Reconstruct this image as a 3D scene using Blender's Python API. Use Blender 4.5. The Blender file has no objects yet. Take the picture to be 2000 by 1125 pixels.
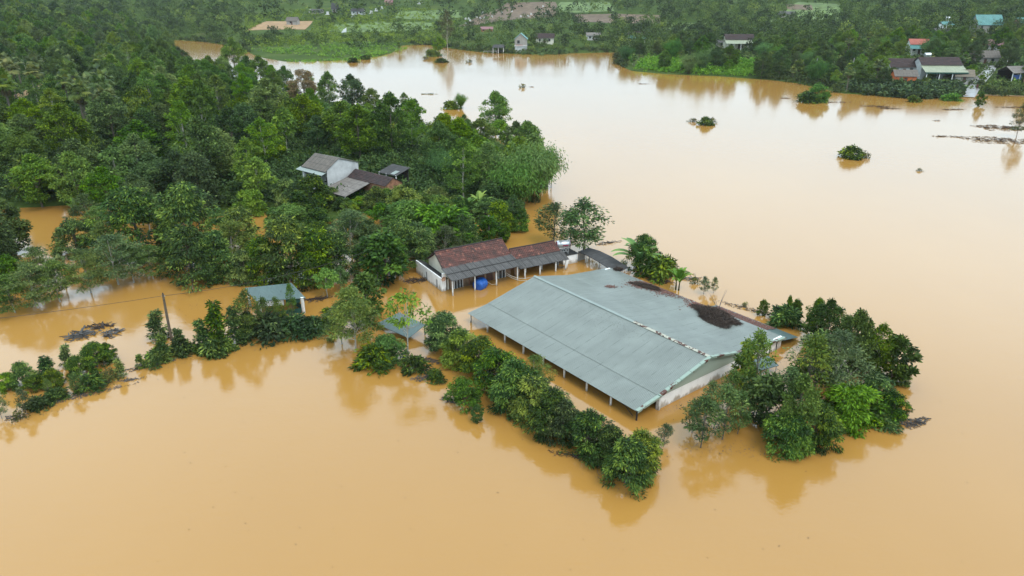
import bpy, math, random
import numpy as np
from mathutils import Vector, Matrix

# ------------------------------------------------------------------ camera, sky, sun, exposure
SC = bpy.context.scene
COL = SC.collection
CAM_H, FPX, PITCH = 30.0, 1390.0, math.radians(23.0)
cam_d = bpy.data.cameras.new("camera")
cam = bpy.data.objects.new("camera", cam_d); COL.objects.link(cam)
cam.location = (0, 0, CAM_H); cam.rotation_euler = (math.pi/2 - PITCH, 0, 0)
cam_d.sensor_width = 36.0; cam_d.lens = 36.0*FPX/2000.0
cam_d.clip_start = 0.5; cam_d.clip_end = 8000
SC.camera = cam
SUN_EL, SUN_AZ = math.radians(60), math.radians(145)
w = bpy.data.worlds.new("World"); SC.world = w; w.use_nodes = True
wn, wl = w.node_tree.nodes, w.node_tree.links
wn.clear()
wo = wn.new('ShaderNodeOutputWorld'); wb = wn.new('ShaderNodeBackground'); sk = wn.new('ShaderNodeTexSky')
sk.sky_type = 'NISHITA'; sk.sun_disc = False; sk.sun_elevation = SUN_EL; sk.sun_rotation = SUN_AZ
sk.air_density = 1.0; sk.dust_density = 4.0; sk.ozone_density = 1.0
hs = wn.new('ShaderNodeHueSaturation'); hs.inputs['Saturation'].default_value = 0.3; hs.inputs['Value'].default_value = 1.0
wl.new(sk.outputs[0], hs.inputs['Color']); wl.new(hs.outputs[0], wb.inputs['Color'])
wb.inputs['Strength'].default_value = 0.12
# overcast: a pale, slightly uneven cloud deck over the clear sky
wc = wn.new('ShaderNodeBackground'); wt = wn.new('ShaderNodeTexCoord'); wz = wn.new('ShaderNodeTexNoise'); wr = wn.new('ShaderNodeValToRGB'); wm = wn.new('ShaderNodeMixShader')
wz.inputs['Scale'].default_value = 2.2; wz.inputs['Detail'].default_value = 4
wl.new(wt.outputs['Generated'], wz.inputs['Vector']); wl.new(wz.outputs['Fac'], wr.inputs[0])
wr.color_ramp.elements[0].position = 0.3; wr.color_ramp.elements[0].color = (0.62, 0.81, 0.95, 1)
wr.color_ramp.elements[1].position = 0.7; wr.color_ramp.elements[1].color = (0.69, 0.88, 1.0, 1)
wx = wn.new('ShaderNodeSeparateXYZ'); wl.new(wt.outputs['Generated'], wx.inputs[0])
wg = wn.new('ShaderNodeValToRGB'); wl.new(wx.outputs[2], wg.inputs[0])      # brighter cloud overhead than near the horizon
wg.color_ramp.elements.new(0.3)
wg.color_ramp.elements[0].position = 0.08; wg.color_ramp.elements[0].color = (.56, .61, .64, 1)
wg.color_ramp.elements[1].position = 0.34; wg.color_ramp.elements[1].color = (1, 1, 1, 1)
wg.color_ramp.elements[2].position = 0.72; wg.color_ramp.elements[2].color = (.70, .70, .70, 1)
wmul = wn.new('ShaderNodeMix'); wmul.data_type = 'RGBA'; wmul.blend_type = 'MULTIPLY'; wmul.inputs[0].default_value = 1
wl.new(wr.outputs[0], wmul.inputs[6]); wl.new(wg.outputs[0], wmul.inputs[7])
wl.new(wmul.outputs[2], wc.inputs['Color']); wc.inputs['Strength'].default_value = 2.0
wm.inputs[0].default_value = 0.8
wl.new(wb.outputs[0], wm.inputs[1]); wl.new(wc.outputs[0], wm.inputs[2]); wl.new(wm.outputs[0], wo.inputs['Surface'])
sun_d = bpy.data.lights.new("sun", 'SUN'); sun = bpy.data.objects.new("sun", sun_d); COL.objects.link(sun)
sun_d.energy = 1.2; sun_d.angle = math.radians(25); sun_d.color = (1, 0.96, 0.9)
sun.rotation_euler = (math.pi/2 - SUN_EL, 0, math.pi - SUN_AZ)
vs = SC.view_settings; vs.view_transform = 'Standard'; vs.look = 'None'; vs.gamma = 1; vs.use_curve_mapping = False
vs.exposure = 0.47
SC.cycles.max_bounces = 6; SC.cycles.diffuse_bounces = 3; SC.cycles.glossy_bounces = 3
SC.cycles.transmission_bounces = 3; SC.cycles.volume_bounces = 1; SC.cycles.transparent_max_bounces = 4
SC.cycles.sample_clamp_indirect = 4

RND = random.Random(11)
NR = np.random.default_rng(7)

# ------------------------------------------------------------------ survey helpers (picture measurements -> metres)
CT, ST = math.cos(PITCH), math.sin(PITCH)
def G(px, py, z=0.0):
    u = (px-1000)/FPX; v = (py-562.5)/FPX
    d = (CAM_H-z)/(ST+v*CT)
    return Vector((u*d, (CT-v*ST)*d, z))
def to_px(X, Y, Z):
    d = Y*CT-(Z-CAM_H)*ST; up = Y*ST+(Z-CAM_H)*CT
    return 1000+FPX*X/d, 562.5-FPX*up/d, d

# ------------------------------------------------------------------ terrain
LAKE_PX = [(322,86),(335,105),(365,138),(420,160),(480,176),(560,186),(640,196),(700,212),(760,228),(870,252),(940,264),
    (1000,290),(1045,318),(1052,345),(1020,372),(960,397),(900,404),(800,402),(700,418),(640,436),(560,420),(500,412),
    (420,425),(330,408),(200,397),(120,402),(0,407),(-300,400)]
LAKE_PX2 = [(2500,232),(2250,215),(2100,196),(2000,188),(1900,185),(1860,192),(1780,193),(1700,186),(1640,182),(1560,163),(1500,156),
    (1400,149),(1300,145),(1235,139),(1205,126),(1202,102),(1115,104),(1060,107),(1000,105),(950,103),(905,98),(870,93),(830,87),(785,89),
    (765,104),(740,110),(700,116),(640,119),(560,121),(505,112),(480,100),(440,88),(400,82),(360,79),(322,78)]
poly = [G(*p).to_2d() for p in LAKE_PX] + [Vector(q) for q in ((-260,110),(-400,60),(-500,-60),(500,-60),(420,60),(330,150))] \
     + [G(*p).to_2d() for p in LAKE_PX2]
PA = np.array([(p.x, p.y) for p in poly]); PB = np.roll(PA, -1, 0)
def sdf(x, y):
    x = np.atleast_1d(np.asarray(x, float)); y = np.atleast_1d(np.asarray(y, float))
    best = np.full(x.shape, 1e18); inside = np.zeros(x.shape, bool)
    for a, b in zip(PA, PB):
        e = b-a; L = e@e
        t = np.clip(((x-a[0])*e[0]+(y-a[1])*e[1])/L, 0, 1)
        best = np.minimum(best, (x-a[0]-t*e[0])**2+(y-a[1]-t*e[1])**2)
        c = ((a[1] > y) != (b[1] > y))
        with np.errstate(divide='ignore', invalid='ignore'):
            xi = a[0]+(y-a[1])*(b[0]-a[0])/(b[1]-a[1] if b[1] != a[1] else 1e-9)
        inside ^= c & (x < xi)
    d = np.sqrt(best)
    return np.where(inside, -d, d)
def tz(x, y):
    x = np.atleast_1d(np.asarray(x, float)); y = np.atleast_1d(np.asarray(y, float))
    d = sdf(x, y)
    p = np.maximum(d, 0)
    z = np.where(p < 25, 0.09*p, 2.25+0.05*(p-25))
    far = np.clip((y-300)/120, 0, 1)
    q = np.maximum(p-30, 0)
    z = z+far*(0.00016*q**2*np.exp(-q/900))
    z = z+np.clip(p/60, 0, 1)*(1.6*np.sin(x*0.021+1.3)*np.cos(y*0.017)+0.7*np.sin(x*0.063+y*0.05))
    left = np.clip((-x-105)/120, 0, 1)*np.clip((y-150)/150, 0, 1)
    z = z+left*np.minimum(p*0.06, 14)
    z = 50*np.tanh(z/50)
    return np.where(d < 0, np.maximum(-2.2, 0.10*d-0.02), z+0.03)
def tz1(x, y): return float(tz(x, y)[0])
def hit(px, py):
    """points where the sight lines of picture positions meet the land or the water"""
    px = np.atleast_1d(np.asarray(px, float)); py = np.atleast_1d(np.asarray(py, float))
    u = (px-1000)/FPX; v = (py-562.5)/FPX
    dx, dy, dz = u, CT-v*ST, -(ST+v*CT)
    t = np.full(px.shape, 20.0); done = np.zeros(px.shape, bool); lo = t.copy()
    step = 1.018
    for i in range(260):
        act = ~done
        if not act.any(): break
        lo[act] = t[act]; t[act] *= step
        g = np.maximum(tz(t[act]*dx[act], t[act]*dy[act]), 0)
        done[act] = CAM_H+t[act]*dz[act] <= g
    hi = t.copy()
    for i in range(9):
        m = (lo+hi)/2; g = np.maximum(tz(m*dx, m*dy), 0); b = CAM_H+m*dz <= g
        hi = np.where(b, m, hi); lo = np.where(b, lo, m)
    return np.stack([hi*dx, hi*dy, np.maximum(tz(hi*dx, hi*dy), 0)], 1)
def at(px, py):
    return Vector(hit(px, py)[0])

# ------------------------------------------------------------------ materials
def new_mat(name):
    m = bpy.data.materials.new(name); m.use_nodes = True
    n, l = m.node_tree.nodes, m.node_tree.links
    return m, n, l, n['Principled BSDF']
def rgb(c): return (c[0], c[1], c[2], 1)
def ramp(n, stops):
    r = n.new('ShaderNodeValToRGB'); e = r.color_ramp.elements
    while len(e) < len(stops): e.new(0.5)
    for k, (p, c) in zip(e, stops): k.position = p; k.color = rgb(c)
    return r
def mixc(n, l, fac, a, b, mode='MIX'):
    m = n.new('ShaderNodeMix'); m.data_type = 'RGBA'; m.blend_type = mode
    for s, v in ((0, fac), (6, a), (7, b)):
        if hasattr(v, 'is_output'): l.new(v, m.inputs[s])
        else: m.inputs[s].default_value = rgb(v) if s else v
    return m.outputs[2]
def noise(n, l, scale, detail=4, vec=None, rough=0.55):
    t = n.new('ShaderNodeTexNoise'); t.inputs['Scale'].default_value = scale; t.inputs['Detail'].default_value = detail
    t.inputs['Roughness'].default_value = rough
    if vec is not None: l.new(vec, t.inputs['Vector'])
    return t.outputs['Fac']
def mapping(n, l, src, scale=(1,1,1), loc=(0,0,0)):
    m = n.new('ShaderNodeMapping'); m.inputs['Scale'].default_value = scale; m.inputs['Location'].default_value = loc
    l.new(src, m.inputs['Vector']); return m.outputs[0]
def step(n, l, v, a, b, x0=0.0, x1=1.0):
    m = n.new('ShaderNodeMapRange'); l.new(v, m.inputs[0])
    m.inputs[1].default_value = a; m.inputs[2].default_value = b; m.inputs[3].default_value = x0; m.inputs[4].default_value = x1
    return m.outputs[0]
def math_(n, l, op, a, b=0.0):
    m = n.new('ShaderNodeMath'); m.operation = op
    for i, v in enumerate((a, b)):
        if hasattr(v, 'is_output'): l.new(v, m.inputs[i])
        else: m.inputs[i].default_value = v
    return m.outputs[0]
def bump(n, l, h, strength, dist, bsdf):
    b = n.new('ShaderNodeBump'); b.inputs['Strength'].default_value = strength; b.inputs['Distance'].default_value = dist
    l.new(h, b.inputs['Height']); l.new(b.outputs[0], bsdf.inputs['Normal'])

def leaf_mat(name, dark, mid, light, transl=0.16):
    dark = [x*.62 for x in dark]; mid = [mid[0]*.92, mid[1]*.95, mid[2]*.72]; light = [light[0], light[1], light[2]*.75]
    m, n, l, b = new_mat(name)
    a = n.new('ShaderNodeAttribute'); a.attribute_name = 'lv'
    oi = n.new('ShaderNodeObjectInfo')
    v = math_(n, l, 'ADD', a.outputs['Fac'], step(n, l, oi.outputs['Random'], 0, 1, -0.2, 0.2))
    r = ramp(n, [(0.1, dark), (0.5, mid), (0.95, light)]); l.new(v, r.inputs[0])
    hsv = n.new('ShaderNodeHueSaturation')
    rr = math_(n, l, 'FRACT', math_(n, l, 'MULTIPLY', oi.outputs['Random'], 7.31))
    l.new(step(n, l, rr, 0, 1, 0.475, 0.52), hsv.inputs['Hue'])
    rs = math_(n, l, 'FRACT', math_(n, l, 'MULTIPLY', oi.outputs['Random'], 17.7))
    l.new(step(n, l, rs, 0, 1, 0.8, 1.12), hsv.inputs['Saturation'])
    l.new(r.outputs[0], hsv.inputs['Color'])
    l.new(hsv.outputs[0], b.inputs['Base Color'])
    b.inputs['Roughness'].default_value = 0.55; b.inputs['Specular IOR Level'].default_value = 0.14
    tr = n.new('ShaderNodeBsdfTranslucent'); l.new(hsv.outputs[0], tr.inputs['Color'])
    mx = n.new('ShaderNodeMixShader'); mx.inputs[0].default_value = transl
    out = n['Material Output']
    l.new(b.outputs[0], mx.inputs[1]); l.new(tr.outputs[0], mx.inputs[2]); l.new(mx.outputs[0], out.inputs['Surface'])
    return m
def plain(name, c, rough=0.7, var=0.15, scale=3.0, metal=0.0, stain=None):
    """matt paint / wood / concrete with mottling, and optionally a silt mark above the water"""
    m, n, l, b = new_mat(name)
    tc = n.new('ShaderNodeTexCoord')
    f = noise(n, l, scale, 6, tc.outputs['Object'])
    col = mixc(n, l, step(n, l, f, 0.3, 0.7), [x*(1-var) for x in c], [min(1, x*(1+var)) for x in c])
    if stain:
        geo = n.new('ShaderNodeNewGeometry'); sp = n.new('ShaderNodeSeparateXYZ'); l.new(geo.outputs['Position'], sp.inputs[0])
        f2 = noise(n, l, 2.2, 6, mapping(n, l, tc.outputs['Object'], (1, 1, 0.35)))
        hgt = math_(n, l, 'ADD', sp.outputs[2], step(n, l, f2, 0.3, 0.7, -0.35, 0.35))
        col = mixc(n, l, step(n, l, hgt, 0.05, 0.4, 0.75, 0.0), col, stain)
        f3 = noise(n, l, 1.1, 8, mapping(n, l, tc.outputs['Object'], (1.5, 1.5, 0.3)), 0.7)
        col = mixc(n, l, step(n, l, f3, 0.6, 0.82, 0, 0.35), col, [x*0.35 for x in c])
    l.new(col, b.inputs['Base Color']); b.inputs['Roughness'].default_value = rough; b.inputs['Metallic'].default_value = metal
    bump(n, l, noise(n, l, scale*8, 4, tc.outputs['Object']), 0.15, 0.02, b)
    return m
def sheet_mat(name, c, rib=0.25, dirt=(0.05,0.045,0.035), dirt_amt=0.5, rough=0.42, seam=1.05):
    """painted profiled metal sheet; UV in metres: u along the eave, v up the slope"""
    m, n, l, b = new_mat(name)
    uv = n.new('ShaderNodeUVMap'); sp = n.new('ShaderNodeSeparateXYZ'); l.new(uv.outputs[0], sp.inputs[0])
    big = noise(n, l, 0.35, 6, uv.outputs[0])
    col = mixc(n, l, step(n, l, big, 0.35, 0.68), [x*0.82 for x in c], [x*1.08 for x in c])
    tone = math_(n, l, 'FRACT', math_(n, l, 'MULTIPLY', math_(n, l, 'SINE', math_(n, l, 'MULTIPLY', math_(n, l, 'FLOOR', math_(n, l, 'DIVIDE', sp.outputs[0], seam)), 12.9)), 437.5))
    col = mixc(n, l, step(n, l, tone, 0, 1, 0, 0.24), col, [x*0.72 for x in c])
    sl = math_(n, l, 'LESS_THAN', math_(n, l, 'FRACT', math_(n, l, 'DIVIDE', sp.outputs[0], seam)), 0.06)
    brk = step(n, l, noise(n, l, 0.9, 5, uv.outputs[0]), 0.45, 0.6)
    col = mixc(n, l, math_(n, l, 'MULTIPLY', math_(n, l, 'MULTIPLY', sl, brk), 0.75), col, [x*0.4 for x in c])
    spk = noise(n, l, 1.0, 7, mapping(n, l, uv.outputs[0], (3.2, 1.1, 1)), 0.75)
    gate = step(n, l, noise(n, l, 0.22, 3, mapping(n, l, uv.outputs[0], (1, 1, 1), (7, 3, 0))), 0.32, 0.6)
    col = mixc(n, l, math_(n, l, 'MULTIPLY', math_(n, l, 'MULTIPLY', step(n, l, spk, 0.62, 0.72), gate), dirt_amt), col, dirt)
    strk = noise(n, l, 1.0, 5, mapping(n, l, uv.outputs[0], (2.2, 0.12, 1)), 0.6)
    col = mixc(n, l, step(n, l, strk, 0.5, 0.78, 0, 0.42), col, [x*0.6 for x in c])
    l.new(col, b.inputs['Base Color']); b.inputs['Roughness'].default_value = rough; b.inputs['Specular IOR Level'].default_value = 0.4
    wv = math_(n, l, 'SINE', math_(n, l, 'MULTIPLY', sp.outputs[0], 2*math.pi/rib))
    bump(n, l, math_(n, l, 'POWER', math_(n, l, 'ABSOLUTE', wv), 6.0), 1.0, 0.04, b)
    return m
def fibro_mat(name, c, c2):
    """weathered corrugated fibre-cement sheet, sheet laps and lichen"""
    m, n, l, b = new_mat(name)
    uv = n.new('ShaderNodeUVMap'); sp = n.new('ShaderNodeSeparateXYZ'); l.new(uv.outputs[0], sp.inputs[0])
    f = noise(n, l, 1.6, 8, uv.outputs[0], 0.7); f2 = noise(n, l, 1.0, 5, mapping(n, l, uv.outputs[0], (3, 0.25, 1)))
    col = mixc(n, l, step(n, l, f, 0.35, 0.65), c, c2)
    col = mixc(n, l, step(n, l, f2, 0.45, 0.75, 0, 0.6), col, [x*0.45 for x in c])
    tone = math_(n, l, 'FRACT', math_(n, l, 'MULTIPLY', math_(n, l, 'SINE', math_(n, l, 'ADD', math_(n, l, 'MULTIPLY', math_(n, l, 'FLOOR', math_(n, l, 'DIVIDE', sp.outputs[0], 0.9)), 12.9),
           math_(n, l, 'MULTIPLY', math_(n, l, 'FLOOR', math_(n, l, 'DIVIDE', sp.outputs[1], 1.25)), 78.2))), 437.5))
    col = mixc(n, l, step(n, l, tone, 0, 1, 0, 0.45), col, [x*0.6 for x in c])
    s1 = math_(n, l, 'LESS_THAN', math_(n, l, 'FRACT', math_(n, l, 'DIVIDE', sp.outputs[1], 1.25)), 0.05)
    s2 = math_(n, l, 'LESS_THAN', math_(n, l, 'FRACT', math_(n, l, 'DIVIDE', sp.outputs[0], 0.9)), 0.06)
    col = mixc(n, l, math_(n, l, 'MULTIPLY', math_(n, l, 'MAXIMUM', s1, s2), 0.75), col, (0.02, 0.018, 0.016))
    l.new(col, b.inputs['Base Color']); b.inputs['Roughness'].default_value = 0.85
    return m
def tile_mat(name, c, c2, c3):
    """clay roof tiles; a tone of its own for every tile"""
    m, n, l, b = new_mat(name)
    uv = n.new('ShaderNodeUVMap'); sp = n.new('ShaderNodeSeparateXYZ'); l.new(uv.outputs[0], sp.inputs[0])
    iu = math_(n, l, 'FLOOR', math_(n, l, 'DIVIDE', sp.outputs[0], 0.22)); iv = math_(n, l, 'FLOOR', math_(n, l, 'DIVIDE', sp.outputs[1], 0.27))
    h = math_(n, l, 'FRACT', math_(n, l, 'ABSOLUTE', math_(n, l, 'MULTIPLY', math_(n, l, 'SINE', math_(n, l, 'ADD', math_(n, l, 'MULTIPLY', iu, 12.99), math_(n, l, 'MULTIPLY', iv, 78.23))), 43758.5)))
    r = ramp(n, [(0, c2), (0.55, c), (0.9, c), (1.0, c3)]); l.new(h, r.inputs[0])
    moss = noise(n, l, 0.8, 8, uv.outputs[0], 0.7)
    col = mixc(n, l, step(n, l, moss, 0.42, 0.68, 0, 0.8), r.outputs[0], (0.022, 0.018, 0.016))
    l.new(col, b.inputs['Base Color']); b.inputs['Roughness'].default_value = 0.8
    wv = math_(n, l, 'SINE', math_(n, l, 'MULTIPLY', sp.outputs[0], 2*math.pi/0.22))
    bump(n, l, wv, 0.5, 0.03, b)
    return m

M = {}
# flood water
m, n, l, b = new_mat('muddy flood water')
geo = n.new('ShaderNodeNewGeometry'); pos = geo.outputs['Position']
f = noise(n, l, 0.018, 5, mapping(n, l, pos, (1, 0.55, 1)), 0.6)
col = mixc(n, l, step(n, l, f, 0.3, 0.7), (0.355, 0.176, 0.037), (0.405, 0.207, 0.049))
l.new(col, b.inputs['Base Color']); b.inputs['Roughness'].default_value = 0.085; b.inputs['IOR'].default_value = 1.65
b.inputs['Specular IOR Level'].default_value = 0.5
h1 = noise(n, l, 1.0, 3, mapping(n, l, pos, (2.6, 3.4, 1)), 0.6); h2 = noise(n, l, 1.0, 2, mapping(n, l, pos, (0.5, 0.9, 1)))
calm = step(n, l, noise(n, l, 0.02, 3, mapping(n, l, pos, (1, 1, 1), (40, 9, 0))), 0.35, 0.65, 0.25, 1.0)
bump(n, l, math_(n, l, 'MULTIPLY', math_(n, l, 'ADD', h1, math_(n, l, 'MULTIPLY', h2, 1.5)), calm), 0.22, 0.05, b)
M['water'] = m
# land
m, n, l, b = new_mat('grassy earth')
geo = n.new('ShaderNodeNewGeometry'); pos = geo.outputs['Position']
f = noise(n, l, 0.045, 8, pos, 0.65); f2 = noise(n, l, 1.3, 6, pos)
r = ramp(n, [(0.3, (0.040,0.065,0.014)), (0.5, (0.060,0.095,0.018)), (0.62, (0.09,0.12,0.028)), (0.8, (0.12,0.10,0.045))]); l.new(f, r.inputs[0])
col = mixc(n, l, step(n, l, f2, 0.3, 0.7, 0.0, 0.6), r.outputs[0], (0.03, 0.05, 0.016))
l.new(col, b.inputs['Base Color']); b.inputs['Roughness'].default_value = 1.0; b.inputs['Specular IOR Level'].default_value = 0.05
bump(n, l, f2, 0.6, 0.2, b)
M['ground'] = m

M['barn'] = sheet_mat('pale blue green metal sheet', (0.237,0.258,0.230))
M['barn2'] = sheet_mat('blue green metal sheet', (0.13,0.185,0.175), dirt_amt=0.35)
M['teal'] = sheet_mat('teal metal sheet', (0.10,0.26,0.24), dirt_amt=0.3)
M['cream'] = sheet_mat('olive cream metal sheet', (0.34,0.36,0.24), dirt_amt=0.35)
M['gable'] = sheet_mat('sage green cladding', (0.42,0.50,0.42), rib=0.2, dirt_amt=0.2)
M['redsheet'] = sheet_mat('red metal sheet', (0.40,0.10,0.06), dirt_amt=0.25)
M['pinksheet'] = sheet_mat('dull red metal sheet', (0.28,0.12,0.12), dirt_amt=0.25)
M['fibro'] = fibro_mat('dark grey fibro', (0.075,0.07,0.066), (0.12,0.11,0.105))
M['fibrolight'] = fibro_mat('light grey fibro', (0.24,0.21,0.185), (0.13,0.11,0.095))
M['fibrobrown'] = fibro_mat('mossy brown fibro', (0.17,0.14,0.115), (0.10,0.088,0.075))
M['bitumen'] = fibro_mat('blackened roofing sheet', (0.045,0.042,0.042), (0.07,0.066,0.064))
M['tile'] = tile_mat('red brown clay tile', (0.125,0.042,0.030), (0.06,0.026,0.020), (0.26,0.10,0.065))
M['tiledark'] = tile_mat('dark clay tile', (0.045,0.022,0.02), (0.028,0.016,0.015), (0.085,0.04,0.032))
M['whitewall'] = plain('white washed wall', (0.86,0.85,0.83), 0.85, 0.05, 1.5, stain=(0.27,0.20,0.12))
M['oldwall'] = plain('stained white render', (0.46,0.46,0.45), 0.9, 0.2, 0.9, stain=(0.16,0.15,0.13))
M['creamwall'] = plain('cream render', (0.68,0.63,0.52), 0.85, 0.1, 1.0)
M['greywall'] = plain('bare grey render', (0.30,0.28,0.25), 0.9, 0.15, 1.0)
M['post'] = plain('white concrete post', (0.70,0.69,0.66), 0.8, 0.12, 4, stain=(0.20,0.14,0.08))
M['darkpost'] = plain('dark timber', (0.035,0.03,0.026), 0.85, 0.3, 5)
M['concrete'] = plain('weathered concrete', (0.24,0.23,0.21), 0.9, 0.2, 3)
M['pole'] = plain('old timber pole', (0.10,0.075,0.05), 0.9, 0.3, 4)
M['verge'] = None
m, n, l, b = new_mat('mint flashing with rust')
tc = n.new('ShaderNodeTexCoord')
f = noise(n, l, 1.15, 3, tc.outputs['Object'], 0.6)
col = mixc(n, l, step(n, l, f, 0.55, 0.585), (0.26,0.33,0.27), (0.085,0.028,0.016))
l.new(col, b.inputs['Base Color']); b.inputs['Roughness'].default_value = 0.5
M['verge'] = m
m, n, l, b = new_mat('peeling cream ridge flashing')
tc = n.new('ShaderNodeTexCoord')
f = noise(n, l, 2.6, 3, tc.outputs['Object'], 0.6)
col = mixc(n, l, step(n, l, f, 0.50, 0.53), (0.40,0.385,0.31), (0.075,0.026,0.016))
l.new(col, b.inputs['Base Color']); b.inputs['Roughness'].default_value = 0.6
M['rustridge'] = m
M['ridgecap'] = plain('pale blue green flashing', (0.235,0.27,0.245), 0.5, 0.08, 1.2)
M['brickwall'] = plain('reddish brick', (0.27,0.125,0.07), 0.9, 0.35, 2.2)
M['tanwall'] = plain('tan plank wall', (0.25,0.16,0.10), 0.85, 0.25, 1.2, stain=(0.12,0.07,0.035))
M['door'] = plain('dark red brown door', (0.075,0.03,0.02), 0.6, 0.25, 4)
M['glass'] = plain('dark window', (0.03,0.033,0.035), 0.15, 0.2, 3)
M['frame'] = plain('white window frame', (0.68,0.68,0.68), 0.6, 0.05, 3)
M['black'] = plain('painted interior shade', (0.012,0.011,0.010), 0.9, 0.2, 3)  # near-black colour standing in for the shade of interiors
M['blue'] = plain('blue plastic', (0.012,0.09,0.36), 0.38, 0.15, 2)
M['maroon'] = plain('maroon plastic', (0.20,0.025,0.05), 0.5, 0.1, 3)
M['steel'] = plain('stainless steel', (0.55,0.56,0.57), 0.3, 0.05, 3, metal=0.75)
M['iron'] = plain('grey painted iron', (0.35,0.35,0.34), 0.5, 0.15, 5)
M['net'] = plain('dark green netting', (0.012,0.065,0.05), 0.8, 0.3, 3)
M['bluetarp'] = plain('blue tarpaulin', (0.05,0.10,0.30), 0.6, 0.2, 2)
M['orange'] = plain('orange panel', (0.55,0.13,0.035), 0.7, 0.15, 1)
M['bluewall'] = plain('blue panel', (0.12,0.24,0.42), 0.7, 0.15, 1)
M['thatch'] = plain('old thatch', (0.16,0.13,0.095), 0.95, 0.4, 4)
M['twig'] = plain('wet brown twig', (0.055,0.036,0.026), 0.85, 0.5, 2)
M['twiggrey'] = plain('grey driftwood', (0.075,0.07,0.066), 0.85, 0.4, 2)
M['litter'] = plain('red brown leaf litter', (0.13,0.058,0.042), 0.9, 0.45, 3)
M['bark'] = plain('grey brown bark', (0.12,0.10,0.075), 0.95, 0.35, 3)
M['palebark'] = plain('pale bark', (0.36,0.33,0.27), 0.9, 0.25, 3)
M['road'] = plain('wet concrete road', (0.30,0.29,0.28), 0.35, 0.2, 0.5)
M['dirt'] = plain('bare tan soil', (0.30,0.18,0.085), 0.95, 0.25, 0.35)
M['redsoil'] = plain('red brown terraced soil', (0.13,0.085,0.05), 0.95, 0.45, 0.25)
M['grassfield'] = plain('light green terrace', (0.10,0.15,0.035), 0.95, 0.5, 0.22)
M['rope'] = plain('pale rope', (0.45,0.40,0.33), 0.8, 0.1, 3)
M['wire'] = plain('black cable', (0.03,0.025,0.02), 0.6, 0.1, 3)
M['stone'] = plain('white gravestone', (0.55,0.54,0.52), 0.8, 0.15, 2)
M['skin'] = plain('skin', (0.30,0.17,0.11), 0.6, 0.08, 8)
M['cloth'] = plain('dark red cloth', (0.10,0.025,0.03), 0.9, 0.2, 8)
M['hair'] = plain('black hair', (0.012,0.010,0.010), 0.6, 0.2, 8)
L_ = leaf_mat
M['l_broad'] = L_('mid green leaves', (0.040, 0.078, 0.015), (0.088, 0.162, 0.026), (0.210, 0.307, 0.039))
M['l_dark'] = L_('dark green leaves', (0.028, 0.057, 0.017), (0.056, 0.105, 0.025), (0.120, 0.188, 0.039))
M['l_mango'] = L_('mango leaves', (0.030, 0.058, 0.016), (0.052, 0.108, 0.026), (0.27, 0.36, 0.045))
M['l_melia'] = L_('feathery green leaves', (0.045, 0.080, 0.028), (0.090, 0.150, 0.048), (0.20, 0.26, 0.07))
M['l_young'] = L_('fresh green leaves', (0.050, 0.105, 0.020), (0.118, 0.228, 0.036), (0.25, 0.38, 0.06))
M['l_bamboo'] = L_('bamboo leaves', (0.035, 0.085, 0.022), (0.080, 0.175, 0.042), (0.17, 0.29, 0.06))
M['l_olive'] = L_('olive green leaves', (0.060, 0.068, 0.020), (0.124, 0.132, 0.035), (0.230, 0.217, 0.050))
M['l_tan'] = L_('tan blossoming crown', (0.07,0.065,0.022), (0.19,0.135,0.052), (0.30,0.21,0.085))
M['l_palm'] = L_('palm fronds', (0.048, 0.084, 0.024), (0.100, 0.147, 0.040), (0.230, 0.247, 0.066))
M['l_dead'] = L_('dead fronds', (0.05,0.04,0.026), (0.10,0.08,0.05), (0.18,0.15,0.10))
M['l_banana'] = L_('banana leaves', (0.070, 0.150, 0.031), (0.130, 0.247, 0.050), (0.280, 0.390, 0.066))
M['l_far'] = L_('mixed far foliage', (0.040, 0.072, 0.020), (0.090, 0.147, 0.033), (0.220, 0.277, 0.050))
M['l_cane'] = L_('grey green cane', (0.05,0.085,0.035), (0.095,0.15,0.06), (0.17,0.23,0.10))

# ------------------------------------------------------------------ object helpers
def tag(o, label=None, cat=None, group=None, kind=None):
    if label: o['label'] = label
    if cat: o['category'] = cat
    if group: o['group'] = group
    if kind: o['kind'] = kind
    return o
def thing(name, label, cat, loc=(0,0,0), rz=0.0, group=None):
    o = bpy.data.objects.new(name, None); COL.objects.link(o); o.empty_display_size = 0.3
    o.location = loc; o.rotation_euler = (0, 0, rz)
    return tag(o, label, cat, group)
def link(name, me, parent=None):
    o = bpy.data.objects.new(name, me); COL.objects.link(o)
    if parent is not None: o.parent = parent
    return o
def dup(root, loc, rz=0.0, s=(1,1,1), label=None, group=None, tilt=(0,0)):
    r = root.copy(); COL.objects.link(r); r.location = loc; r.rotation_euler = (tilt[0], tilt[1], rz); r.scale = s
    if label: r['label'] = label
    if group: r['group'] = group
    elif 'group' in r: del r['group']
    for ch in list(root.children):
        c = ch.copy(); COL.objects.link(c); c.parent = r
        for g in list(ch.children):
            d = g.copy(); COL.objects.link(d); d.parent = c
    return r
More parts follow.
